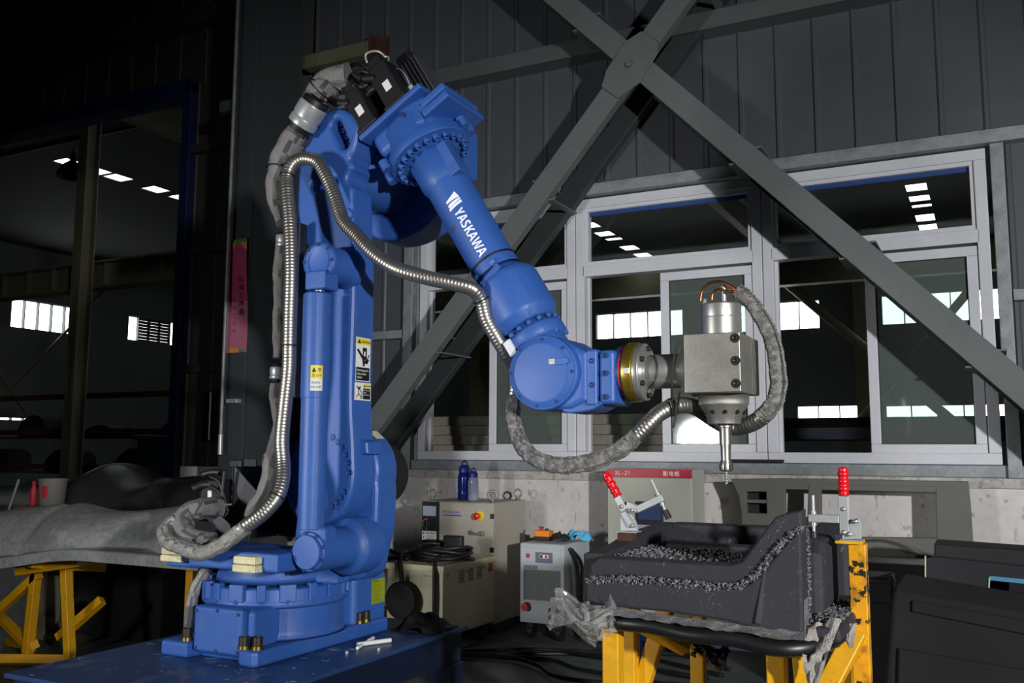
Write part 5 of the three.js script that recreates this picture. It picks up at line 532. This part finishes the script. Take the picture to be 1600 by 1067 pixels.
// moulding: front wall with fin, tray, rims, side box
{ const t = thing('plastic_moulding', 'large black thermoformed plastic part with a trimmed groove full of milling chips', 'moulding', [-0.68, 0.65, 3.0]);
  const zf = 3.3, fo = (pts) => pts.map(([x, y]) => { const p = Z(x, y, zf); return [p.x, p.y]; });
  const upper = fo([[921, 902], [921, 882], [935, 871], [990, 874], [1080, 880], [1140, 883], [1158, 878], [1172, 860], [1192, 832], [1211, 808], [1232, 801], [1252, 797], [1253, 822], [1240, 828], [1222, 846], [1204, 868], [1186, 892], [1168, 906], [1150, 912], [1120, 912], [1040, 905], [980, 900]]);
  mesh('upper_wall', Ex(upper, 3.235, zf, 0.008), mat.mold, t);
  const lower = fo([[918, 908], [980, 906], [1040, 911], [1120, 918], [1152, 918], [1172, 912], [1190, 898], [1208, 874], [1226, 852], [1242, 836], [1253, 828], [1257, 1000], [1200, 985], [1130, 968], [1040, 955], [945, 946], [918, 938]]);
  mesh('lower_wall', Ex(lower, 3.225, zf + 0.012, 0.008), mat.mold, t);
  mesh('groove_core', Ex(fo([[922, 895], [1120, 905], [1160, 900], [1252, 810], [1252, 990], [925, 930]]), 3.2, 3.228, 0.002), mat.moldGroove, t);
  { const e = [Z(1206, 870, 3.312), Z(1185, 968, 3.33)]; mesh('corner_ridge', bar(V(-0.492, 0.845, 3.302), V(-0.52, 0.69, 3.312), 0.02, 0.012, 0.005), mat.mold, t); }
  // tray floor and rims behind the front wall
  mesh('tray_floor', gridSurf(30, 24, (u, v) => V(-0.94 + u * 0.52, 0.812 - 0.02 * st(0.3, 0.7, v) * st(0.2, 0.5, u) + 0.003 * vn(u * 20, v * 20, 64, 3), 3.27 - v * 0.62)), Object.assign(mat.mold.clone(), { side: THREE.DoubleSide }), t);
  mesh('rear_rim', [Ex([[-1.02, 0.72], [-0.98, 0.84], [-0.94, 0.866], [-0.42, 0.866], [-0.4, 0.72]], 2.56, 2.64, 0.012)], mat.mold, t);
  mesh('side_rim', [Ex([[-3.25, 0.7], [-3.24, 0.825], [-3.05, 0.835], [-2.9, 0.855], [-2.6, 0.866], [-2.6, 0.7]].map(([a, b]) => [a, b]), 0, 0.06, 0.01).rotateY(Math.PI / 2).translate(-1.0, 0, 0)], mat.mold, t);
  mesh('inner_step', [B(-0.86, -0.44, 0.79, 0.836, 2.9, 2.96, 0.01)], mat.mold, t);
  // right side
  const side = [[-3.295, 0.66], [-3.29, 0.95], [-3.27, 0.955], [-3.2, 0.9], [-3.17, 0.87], [-2.62, 0.85], [-2.58, 0.66]].map(([a, b]) => [a, b]);
  mesh('side_wall', Ex(side, -0.03, 0, 0.008).rotateY(Math.PI / 2).translate(-0.425, 0, 0), mat.mold, t);
  mesh('fin_flank', Ex([[-3.3, 0.66], [-3.298, 0.955], [-3.262, 0.93], [-3.235, 0.66]], 0, 0.014, 0.004).rotateY(Math.PI / 2).translate(-0.428, 0, 0), mat.moldDust, t);
  mesh('side_box', Ex([[-3.13, 0.69], [-3.13, 0.845], [-3.09, 0.872], [-2.86, 0.872], [-2.82, 0.84], [-2.82, 0.69]], -0.06, 0.035, 0.022).rotateY(Math.PI / 2).translate(-0.43, 0, 0), mat.mold, t);
  mesh('side_box', Ex([[-2.74, 0.66], [-2.74, 0.86], [-2.7, 0.885], [-2.45, 0.885], [-2.45, 0.66]], -0.06, 0.05, 0.02).rotateY(Math.PI / 2).translate(-0.43, 0, 0), mat.mold, t);
  mesh('side_ledge', [B(-0.47, -0.335, 0.655, 0.69, 2.7, 3.28, 0.012)], mat.mold, t);
  mesh('skirt', sweep([V(-0.945, 0.668, 3.29), V(-0.8, 0.662, 3.318), V(-0.6, 0.652, 3.322), V(-0.45, 0.642, 3.31), V(-0.38, 0.645, 3.24), V(-0.36, 0.655, 3.1)], (s, th) => 0.02 + 0.003 * Math.sin(s * 30 + th), 60, 14), M(0x121315, 0.4), t);
  mesh('skirt_lip', gridSurf(60, 4, (u, v) => V(-0.97 + u * 0.56, 0.705 - 0.025 * u - 0.014 * v + 0.006 * (vn(u * 30, v * 3, 64, 8) - 0.5), 3.312 + 0.03 * v + 0.006 * vn(u * 40, v * 2, 64, 9))), Object.assign(mat.moldDust.clone(), { side: THREE.DoubleSide }), t);
  // chips
  const cg = new THREE.TetrahedronGeometry(0.0038).scale(1, 0.6, 1.5), N = 3600, im = new THREE.InstancedMesh(cg, mat.chip, N), m4 = new THREE.Matrix4(), q = new THREE.Quaternion(), line = fo([[919, 905], [980, 903], [1040, 908], [1120, 915], [1155, 914], [1178, 902], [1196, 880], [1216, 856], [1236, 836], [1252, 824]]).map(([x, y]) => V(x, y, 0)), lc = new THREE.CatmullRomCurve3(line), col = new THREE.Color();
  for (let i = 0; i < N; i++) { let p; const k = rnd(); if (k < 0.42) { const c = lc.getPointAt(rnd()); p = V(c.x + rr(-0.006, 0.006), c.y + rr(-0.011, 0.007), 3.302 + rr(-0.012, 0.014)); } else if (k < 0.8) { const u = Math.pow(rnd(), 1.2), v = rnd(); p = V(-0.92 + u * 0.44, 0.817 + rr(0, 0.006), 3.22 - v * 0.42); } else if (k < 0.9) { p = V(-0.415 + rr(-0.008, 0.006), rr(0.7, 0.92), 3.235 + rr(-0.01, 0.01)); } else p = V(rr(-0.41, -0.34), 0.693 + rr(0, 0.008), rr(2.9, 3.25)); q.setFromEuler(new THREE.Euler(rr(0, 6), rr(0, 6), rr(0, 6))); const s = rr(0.5, 1.3); m4.compose(p.sub(t.base), q, V(s, s, s)); im.setMatrixAt(i, m4); const g = rr(0.55, 1.3); im.setColorAt(i, col.setRGB(g, g, g)); }
  im.name = 'milling_chips'; im.userData = { kind: 'stuff' }; im.castShadow = im.receiveShadow = true; t.add(im); }
{ const crumple = (cx, cy, cz, w, h, d, k) => gridSurf(34, 26, (u, v) => { const n = vn(u * 9, v * 9, 64, k), n2 = vn(u * 17 + 5, v * 15, 64, k + 4); return V(cx + (u - 0.5) * w + (n2 - 0.5) * 0.02, cy + h * (0.5 - v) + 0.03 * (n - 0.5) + 0.02 * Math.sin(u * 7), cz + d * Math.sin(u * 3.1) * Math.sin(v * 3) + 0.05 * (n - 0.5) + 0.02 * (n2 - 0.5)); }).toNonIndexed();
  const fl = (g) => { g.deleteAttribute('normal'); g.computeVertexNormals(); return g; };
  single('plastic_film', fl(crumple(-0.965, 0.672, 3.33, 0.18, 0.085, 0.05, 3).rotateZ(0).translate(0, 0, 0)), mat.film, 'shiny crumpled clear plastic film bunched at the left corner of the moulding', 'film');
  single('torn_tape', fl(gridSurf(18, 24, (u, v) => { const n = vn(u * 6, v * 8, 64, 21), w = 0.085 * (1 - 0.75 * v) + 0.012 * (n - 0.5); return V(-0.385 + (u - 0.5) * w + 0.02 * (0.3 - v), 0.695 - v * 0.15 + 0.015 * (n - 0.5) + 0.012 * u, 3.3 + 0.02 * Math.sin(v * 3) - 0.04 * (1 - v) * (1 - v) + 0.02 * (n - 0.5)); }).toNonIndexed()), mat.cloth, 'torn grey tape hanging from the right front corner of the moulding', 'tape');
  single('torn_tape', fl(gridSurf(10, 10, (u, v) => V(-0.345 + (u - 0.5) * 0.05 * (1 - v * 0.9) + v * 0.01, 0.68 - v * 0.06, 3.12 + 0.02 * Math.sin(u * 3 + v)))), mat.cloth, 'small pointed grey tape scrap stuck on the slanting yellow brace', 'tape');
  single('black_film', fl(crumple(-0.68, 0.585, 3.15, 0.1, 0.05, 0.03, 41)), M(0x1a1a1b, 0.25, 0.3, { side: THREE.DoubleSide }), 'shiny torn black film hanging under the middle of the moulding', 'film'); }
// toggle clamps: red grip, levers, arm with threaded spindle
function clampParts(t, pts, zb, s) { // pts in the clamp's own plane (x, y)
  const q = (p, z = zb) => V(p[0], p[1], z), { grip0, grip1, lever, arm0, arm1, baseP, pivots, tip } = pts;
  const g = sweep([q(grip0), q([(grip0[0] + grip1[0]) / 2, (grip0[1] + grip1[1]) / 2]), q(grip1)], (l, th, u) => s * (0.0125 + 0.0014 * Math.cos(u * 4 * 6.283)) * (u < 0.03 ? 0.75 : u > 0.86 ? Math.sqrt(Math.max(0.02, 1 - Math.pow((u - 0.86) / 0.141, 2))) : 1), 60, 20); mesh('grip', g, mat.red, t);
  for (const dz of [-0.009, 0.009]) { mesh('lever', bar(q(grip0, zb + dz), q(lever, zb + dz), 0.02 * s, 0.003, 0.001), mat.zinc, t); mesh('base_cheek', Ex(baseP, zb + dz - 0.0045 + (dz > 0 ? -0.004 : 0.004), zb + dz - 0.0015 + (dz > 0 ? -0.004 : 0.004), 0.0008), mat.zinc, t); }
  mesh('foot', B(Math.min(...baseP.map((p) => p[0])) - 0.004, Math.max(...baseP.map((p) => p[0])) + 0.004, baseP[0][1] - 0.003, baseP[0][1], zb - 0.026, zb + 0.026, 0.001), mat.zinc, t);
  for (const p of pivots) mesh('rivet', Lt(q(p, zb - 0.014), V(0, 0, 1), [[0, 0], [0.006, 0.001], [0.006, 0.027], [0.004, 0.03], [0, 0.031]], 16), mat.steel, t);
  const a = mesh('clamp_arm', bar(q(arm0), q(arm1), 0.02, 0.022, 0.002), mat.zinc, t), d = V(arm1[0] - arm0[0], arm1[1] - arm0[1], 0).normalize(), n = V(-d.y, d.x, 0).multiplyScalar(d.x < 0 ? -1 : 1), c = q(arm1).addScaledVector(d, -0.012);
  mesh('spindle_screw', Cy(c.clone().addScaledVector(n, -0.04), c.clone().addScaledVector(n, 0.06), 0.0042, 0.0042, 14), mat.zinc, t); mesh('nut', [Cy(c.clone().addScaledVector(n, 0.011), c.clone().addScaledVector(n, 0.018), 0.009, 0.009, 6), Cy(c.clone().addScaledVector(n, -0.02), c.clone().addScaledVector(n, -0.012), 0.009, 0.009, 6)], mat.steel, t); mesh('rubber_tip', Cy(c.clone().addScaledVector(n, -0.06), c.clone().addScaledVector(n, -0.034), 0.01, 0.008, 18), mat.rubber, t); return a; }
{ const z = 3.0, f = (x, y) => { const p = Z(x, y, z); return [p.x, p.y]; }, t = thing('toggle_clamp', 'open toggle clamp with a slanting red grip at the left rear of the moulding', 'clamp', [-0.955, 0.866, z]);
  clampParts(t, { grip0: f(966, 776), grip1: f(945, 738), lever: f(977, 797), arm0: f(996, 796), arm1: f(1037, 777), baseP: [f(970, 829), f(996, 829), f(994, 818), f(988, 804), f(978, 800), f(970, 806)], pivots: [f(973, 791), f(989, 797), f(989, 821)], tip: null }, z, 1.05); mesh('link', bar(Z(975, 800, z), Z(988, 822, z), 0.018, 0.026, 0.003), mat.zinc, t); mesh('link', bar(Z(980, 788, z), Z(998, 796, z), 0.022, 0.018, 0.003), mat.zinc, t);
  const p = Z(983, 845, z); single('clamp_bracket', B(-0.985, -0.942, 0.838, 0.862, 2.97, 3.02, 0.003), mat.rust, 'rusty bracket under the left toggle clamp', 'bracket'); }
{ const z = 3.0, f = (x, y) => { const p = Z(x, y, z); return [p.x, p.y]; }, t = thing('toggle_clamp', 'closed toggle clamp with an upright red grip on the tall yellow post', 'clamp', [-0.34, 0.87, z]);
  clampParts(t, { grip0: f(1318.5, 775), grip1: f(1317, 729), lever: f(1320, 834), arm0: f(1312, 811), arm1: f(1264, 809), baseP: [f(1316, 842), f(1346, 842), f(1345, 818), f(1342, 811), f(1334, 810), f(1318, 830)], pivots: [f(1319, 795), f(1338, 814), f(1320, 831), f(1328, 834)], tip: null }, z, 1.1); }

// ---------------------------------------------------------------- right side: panels and black parts
{ const t = thing('dashboard_panel', 'large grey moulded dashboard panel with open cut-outs leaning against the wall', 'panel', [-0.7, 0.3, 0.25]); const f = (x, y) => { const p = Z(x, y, 0.22); return [p.x, p.y]; };
  const outer = [[1143, 748], [1220, 747], [1300, 748], [1513, 752], [1517, 790], [1522, 866], [1440, 872], [1340, 868], [1160, 830], [1159, 800], [1155, 775]].map((p) => f(...p));
  const holes = [[[1167, 768], [1167, 801], [1199, 802], [1198, 768]], [[1228, 757], [1228, 810], [1262, 812], [1264, 757]], [[1284, 758], [1284, 838], [1464, 840], [1462, 761]]].map((h) => h.map((p) => f(...p)));
  mesh('panel_shell', Ex(outer, 0.2, 0.24, 0.006, holes), mat.dash, t);
  const mod = mesh('storage_module', [B(...(() => { const a = f(1160, 800), b = f(1199, 768); return [a[0], b[0], a[1] - 0.09, a[1] - 0.005, 0.15, 0.235]; })(), 0.006), B(...(() => { const a = f(1160, 785), b = f(1199, 781); return [a[0], b[0], a[1], b[1], 0.15, 0.235]; })(), 0.002), B(...(() => { const a = f(1158, 806), b = f(1164, 765); return [a[0], b[0], a[1], b[1], 0.15, 0.235]; })(), 0.002)], mat.dash, t); mesh('module_back', B(...(() => { const a = f(1158, 806), b = f(1200, 765); return [a[0], b[0], a[1], b[1], 0.14, 0.15]; })(), 0), mat.dashDark, t);
  mesh('cutout_lip', [B(...(() => { const a = f(1284, 765), b = f(1464, 759); return [a[0], b[0], a[1], b[1], 0.12, 0.238]; })(), 0.002), B(...(() => { const a = f(1228, 764), b = f(1264, 756); return [a[0], b[0], a[1], b[1], 0.12, 0.238]; })(), 0.002)], mat.dash, t);
  mesh('armrest', Ex(spline([f(1345, 862), f(1345, 845), f(1380, 842), f(1410, 850), f(1428, 860), f(1428, 866)], 40, true), 0.22, 0.4, 0.01), mat.dash, t); mesh('foot_rail', B(-1.2, -0.2, 0.0, 0.5, 0.12, 0.19, 0.004), mat.dashDark, t); }
single('seat_bracket', [B(-0.6, -0.42, 0.44, 0.53, 1.0, 1.18, 0.01), B(-0.6, -0.42, 0.53, 0.56, 1.0, 1.03, 0.004), B(-0.6, -0.585, 0.53, 0.56, 1.0, 1.18, 0.004), B(-0.435, -0.42, 0.53, 0.56, 1.0, 1.18, 0.004), B(-0.59, -0.43, 0, 0.44, 1.02, 1.16, 0.004)], mat.part, 'small black plastic bracket standing right of the yellow post', 'bracket');
{ const t = thing('black_housing', 'long black plastic housing with pale green cut edges and a blue edged slot', 'housing', [0.1, 0, 1.2]); const f = (x, y) => { const p = Z(x, y, 1.2); return [p.x, p.y]; };
  mesh('front_shell', Ex([f(1447, 926), f(1446, 872), f(1462, 870), f(1540, 878), f(1640, 890), f(1640, 955), f(1560, 948)], 1.17, 1.2, 0.004, [[f(1544, 938), f(1546, 902), f(1640, 912), f(1640, 950)].map((p, i) => (i > 1 ? [p[0] - 0.02, p[1]] : p))]), mat.part, t);
  mesh('top_shell', Ex([f(1458, 872), f(1459, 851), f(1530, 856), f(1640, 864), f(1640, 892)], 0.9, 1.16, 0.01), mat.part, t); mesh('rear_shell', B(-0.28, 0.3, 0.0, 0.6, 0.9, 0.93, 0.004), mat.partDark, t);
  mesh('cut_edge', [bar(V(...f(1446, 922), 1.203), V(...f(1446, 868), 1.203), 0.006, 0.004, 0.001), bar(V(...f(1544, 938), 1.203), V(...f(1546, 902), 1.203), 0.006, 0.004, 0.001)], M(0xa8b89a, 0.6), t); mesh('slot_edge', bar(V(...f(1546, 903), 1.192), V(...f(1636, 912), 1.192), 0.018, 0.02, 0.001), M(0x3f82a4, 0.5), t); mesh('support', B(-0.24, 0.25, 0, 0.5, 0.95, 1.12, 0.006), mat.partDark, t); }
{ const t = thing('black_tub', 'big dull black plastic tub with a stepped rim in the lower right corner', 'tub', [0.0, 0, 1.6]); const f = (x, y) => { const p = Z(x, y, 1.75); return [p.x, p.y]; };
  mesh('tub_shell', Ex([f(1383, 1067), f(1394, 925), f(1400, 920), f(1640, 962), f(1640, 1100), f(1383, 1100)], 1.25, 1.75, 0.02), mat.partDark, t); mesh('rim_step', Ex([f(1425, 955), f(1425, 938), f(1640, 975), f(1640, 1000), f(1600, 990)], 1.74, 1.765, 0.006), mat.partDark, t); mesh('face_panel', Ex([f(1402, 1080), f(1404, 1012), f(1640, 1052), f(1640, 1100), f(1402, 1100)], 1.74, 1.77, 0.01), mat.partDark, t); mesh('base', B(-0.34, 0.2, 0, 0.3, 1.3, 1.7, 0.01), mat.partDark, t); }
{ const t = thing('blue_trolley', 'low blue framed trolley shelf with pale boards under the moulding', 'trolley', [-1.2, 0, 0.9]); mesh('shelf', B(-1.62, -0.6, 0.2, 0.225, 0.55, 1.1, 0.003), mat.board, t); mesh('frame_rail', B(-1.64, -0.58, 0.165, 0.2, 1.08, 1.11, 0.003), mat.doorBlue, t); for (const x of [-1.62, -0.62]) for (const z of [0.58, 1.09]) mesh('leg', B(x - 0.018, x + 0.018, 0, 0.2, z - 0.018, z + 0.018, 0.002), mat.doorBlue, t); }

// ---------------------------------------------------------------- left side: grey mould, stands, bucket
{ const t = thing('grey_mould', 'long scratched grey moulding resting on the yellow stand at the far left', 'moulding', [-3.9, 0.5, 2.4]);
  const top = (u) => 0.765 + 0.06 * st(0.12, 0.4, u) + 0.03 * Math.sin(u * 9) - 0.04 * st(0.85, 1, u), bot = (u) => 0.5 + 0.09 * st(0.1, 0.6, u);
  const prof = (u, v) => { const x = -4.75 + u * 1.75, d1 = Math.exp(-Math.pow((u - 0.27) / 0.02, 2)) * 0.02, d2 = Math.exp(-Math.pow((u - 0.72) / 0.06, 2)) * 0.05, bulge = 0.05 * Math.sin(u * 14 + 1) * Math.sin(v * 3.1);
    if (v < 0.14) { const k = v / 0.14; return V(x, bot(u) + 0.05 * k, 2.66); } if (v < 0.2) { const k = (v - 0.14) / 0.06; return V(x, bot(u) + 0.05 + 0.004 * k, 2.66 - 0.05 * k); }
    const k = (v - 0.2) / 0.8, yb = bot(u) + 0.054, yt = top(u); const a = k * Math.PI * 0.62; return V(x, yb + (yt - yb) * Math.min(1, Math.sin(Math.min(a, Math.PI / 2))) - (a > Math.PI / 2 ? 0.12 * (a - Math.PI / 2) : 0) - d1 - d2 * Math.exp(-Math.pow((k - 0.35) / 0.2, 2)), 2.61 - 0.3 * (1 - Math.cos(a)) + bulge - d2); };
  mesh('shell', gridSurf(120, 44, prof), Object.assign(mat.greyMold.clone(), { side: THREE.DoubleSide }), t); }
{ const t = thing('dark_mould', 'dark glossy plastic hood lying behind the grey moulding at the left', 'moulding', [-4.6, 0.75, 1.5]); mesh('shell', gridSurf(60, 30, (u, v) => { const a = u * 2 - 1, b = v * 2 - 1, d = Math.max(0, 1 - a * a) * Math.max(0, 1 - b * b); return V(-4.62 + a * 0.5, 0.7 + 0.3 * Math.pow(d, 0.35) * (0.85 + 0.25 * Math.sin(u * 8)) + 0.03 * vn(u * 6, v * 5, 64, 3), 1.5 + b * 0.35); }), M(0x2c2d2f, 0.35, 0, { side: THREE.DoubleSide }), t); mesh('rest_block', B(-5.0, -4.25, 0, 0.72, 1.3, 1.7, 0.01), mat.partDark, t); }
{ const t = thing('paint_bucket', 'small white bucket with red print behind the grey moulding', 'bucket', [-4.97, 0.76, 1.9]); mesh('body', Lt(V(-4.97, 0.765, 1.9), V(0, 1, 0), [[0, 0], [0.068, 0], [0.078, 0.14], [0.082, 0.145], [0.082, 0.155], [0.076, 0.155], [0.066, 0.01], [0, 0.01]], 32), M(0x7c7a74, 0.6), t); mesh('print', new THREE.CylinderGeometry(0.0775, 0.073, 0.07, 16, 1, true, 0.1, 0.5).translate(-4.97, 0.845, 1.9), Object.assign(mat.redDull.clone(), { side: THREE.DoubleSide }), t); mesh('rest_board', B(-5.15, -4.75, 0.74, 0.764, 1.75, 2.02, 0.003), mat.carton, t); mesh('rest_post', B(-5.02, -4.92, 0, 0.74, 1.84, 1.94, 0.003), mat.hallSteel, t); }
single('marker_bottle', [Lt(V(-5.07, 0.764, 1.95), V(0, 1, 0), [[0, 0], [0.02, 0], [0.022, 0.09], [0.012, 0.11], [0.012, 0.14], [0, 0.145]], 20)], mat.redDull, 'small red topped spray bottle left of the white bucket', 'bottle');
single('brush_tool', [Cy(V(-4.8, 0.72, 2.3), V(-4.74, 0.93, 2.28), 0.007, 0.007, 12), B(-4.83, -4.77, 0.7, 0.735, 2.28, 2.32, 0.006)], mat.galv, 'thin metal brush handle standing up from the grey moulding', 'tool');
{ const t = thing('yellow_trestle', 'yellow steel trestle under the grey moulding at the lower left', 'stand', [-4.3, 0, 2.4]); const b = (a, c, s = 0.045) => mesh('bar', bar(V(...a), V(...c), s, s, 0.004), mat.yellow, t);
  b([-4.55, 0.03, 2.3], [-4.52, 0.5, 2.3]); b([-4.22, 0.03, 2.3], [-4.3, 0.54, 2.3]); b([-5.0, 0.1, 2.3], [-4.5, 0.44, 2.3]); b([-5.0, 0.2, 2.2], [-4.52, 0.06, 2.3]); b([-5.2, 0.03, 2.75], [-4.2, 0.03, 2.28]); b([-5.0, 0.02, 2.1], [-4.5, 0.08, 2.3]); b([-4.45, 0.1, 2.2], [-4.25, 0.3, 2.1]); b([-4.5, 0.47, 2.42], [-4.05, 0.54, 2.4]); b([-4.3, 0.53, 2.5], [-4.25, 0.47, 2.1]); b([-3.4, 0.03, 2.3], [-3.4, 0.56, 2.3]); }
{ const t = thing('yellow_trestle', 'yellow steel trestle in the shade left of the robot base', 'stand', [-4.5, 0, 1.5]); const b = (a, c, s = 0.04) => mesh('bar', bar(V(...a), V(...c), s, s, 0.004), mat.yellow, t);
  b([-4.66, 0.03, 1.5], [-4.66, 0.66, 1.5]); b([-4.31, 0.03, 1.5], [-4.31, 0.66, 1.5]); b([-4.75, 0.05, 1.5], [-4.25, 0.05, 1.5]); b([-4.63, 0.08, 1.48], [-4.33, 0.4, 1.48]); b([-4.78, 0.4, 1.46], [-4.4, 0.42, 1.46]); b([-4.95, 0.03, 1.7], [-4.5, 0.56, 1.55]); b([-4.9, 0.03, 1.2], [-4.9, 0.66, 1.2]); b([-4.36, 0.1, 1.3], [-4.6, 0.42, 1.3]); }
// small things on the robot table
single('marker_pen', [Cy(V(-2.02, 0.407, 2.86), V(-2.06, 0.407, 2.74), 0.006, 0.006, 12), Cy(V(-2.06, 0.407, 2.74), V(-2.075, 0.407, 2.69), 0.0068, 0.0068, 12)], mat.white, 'white marker pen lying on the blue table beside the robot base', 'pen'); single('marker_pen', [Cy(V(-2.05, 0.409, 2.82), V(-1.99, 0.409, 2.7), 0.008, 0.008, 12)], mat.white, 'thick white pen beside the other marker on the blue table', 'pen');
single('hex_nut', Cy(V(-2.02, 0.4, 2.92), V(-2.02, 0.408, 2.92), 0.007, 0.007, 6), mat.zinc, 'tiny steel nut on the blue table next to the markers', 'nut'); single('hex_nut', Cy(V(-1.95, 0.4, 2.83), V(-1.95, 0.41, 2.83), 0.006, 0.006, 6), mat.zinc, 'tiny steel nut near the right edge of the blue table', 'nut');
rag('oily_rag', 'dark greasy rag heap at the back corner of the blue table', -2.02, 2.42, 0.1, 0.1, 0.05, 0.4, mat.blackSoft, 25);

// ---------------------------------------------------------------- studio flash heads beside the camera
FLASHES.forEach((f, i) => { const p = V(...f.p), d = V(...f.t).sub(p).normalize(), s = f.r, t = thing('studio_flash', ['bare reflector studio flash on a stand right of the camera', 'soft studio flash on a stand left of the camera'][i], 'lamp', [f.p[0], 0, f.p[2]]); const b = p.clone().addScaledVector(d, -0.05);
  mesh('reflector', Lt(b.clone().addScaledVector(d, -0.12), d, [[0.05, 0], [s * 1.12, 0.14], [s * 1.1, 0.14], [0.045, 0.004]], 40), mat.zinc, t); mesh('flash_head', Lt(b.clone().addScaledVector(d, -0.4), d, [[0, 0], [0.06, 0], [0.065, 0.01], [0.065, 0.27], [0.05, 0.29], [0, 0.29]], 32), mat.black, t);
  mesh('diffuser', Cy(b.clone().addScaledVector(d, 0.0), b.clone().addScaledVector(d, 0.004), s, s, 40), M(0xffffff, 0.8, 0, { emissive: 0xfff4ea, emissiveIntensity: 2 }), t); mesh('stand_pole', Cy(V(p.x, 0.02, p.z), V(p.x, p.y, p.z).addScaledVector(d, -0.25).setY(p.y - 0.06), 0.014), mat.black, t); for (let k = 0; k < 3; k++) { const a = k * 2.094; mesh('stand_leg', Cy(V(p.x, 0.35, p.z), V(p.x + 0.4 * Math.cos(a), 0.01, p.z + 0.4 * Math.sin(a)), 0.01), mat.black, t); } });

camera.updateProjectionMatrix();
renderer.render(scene, camera);
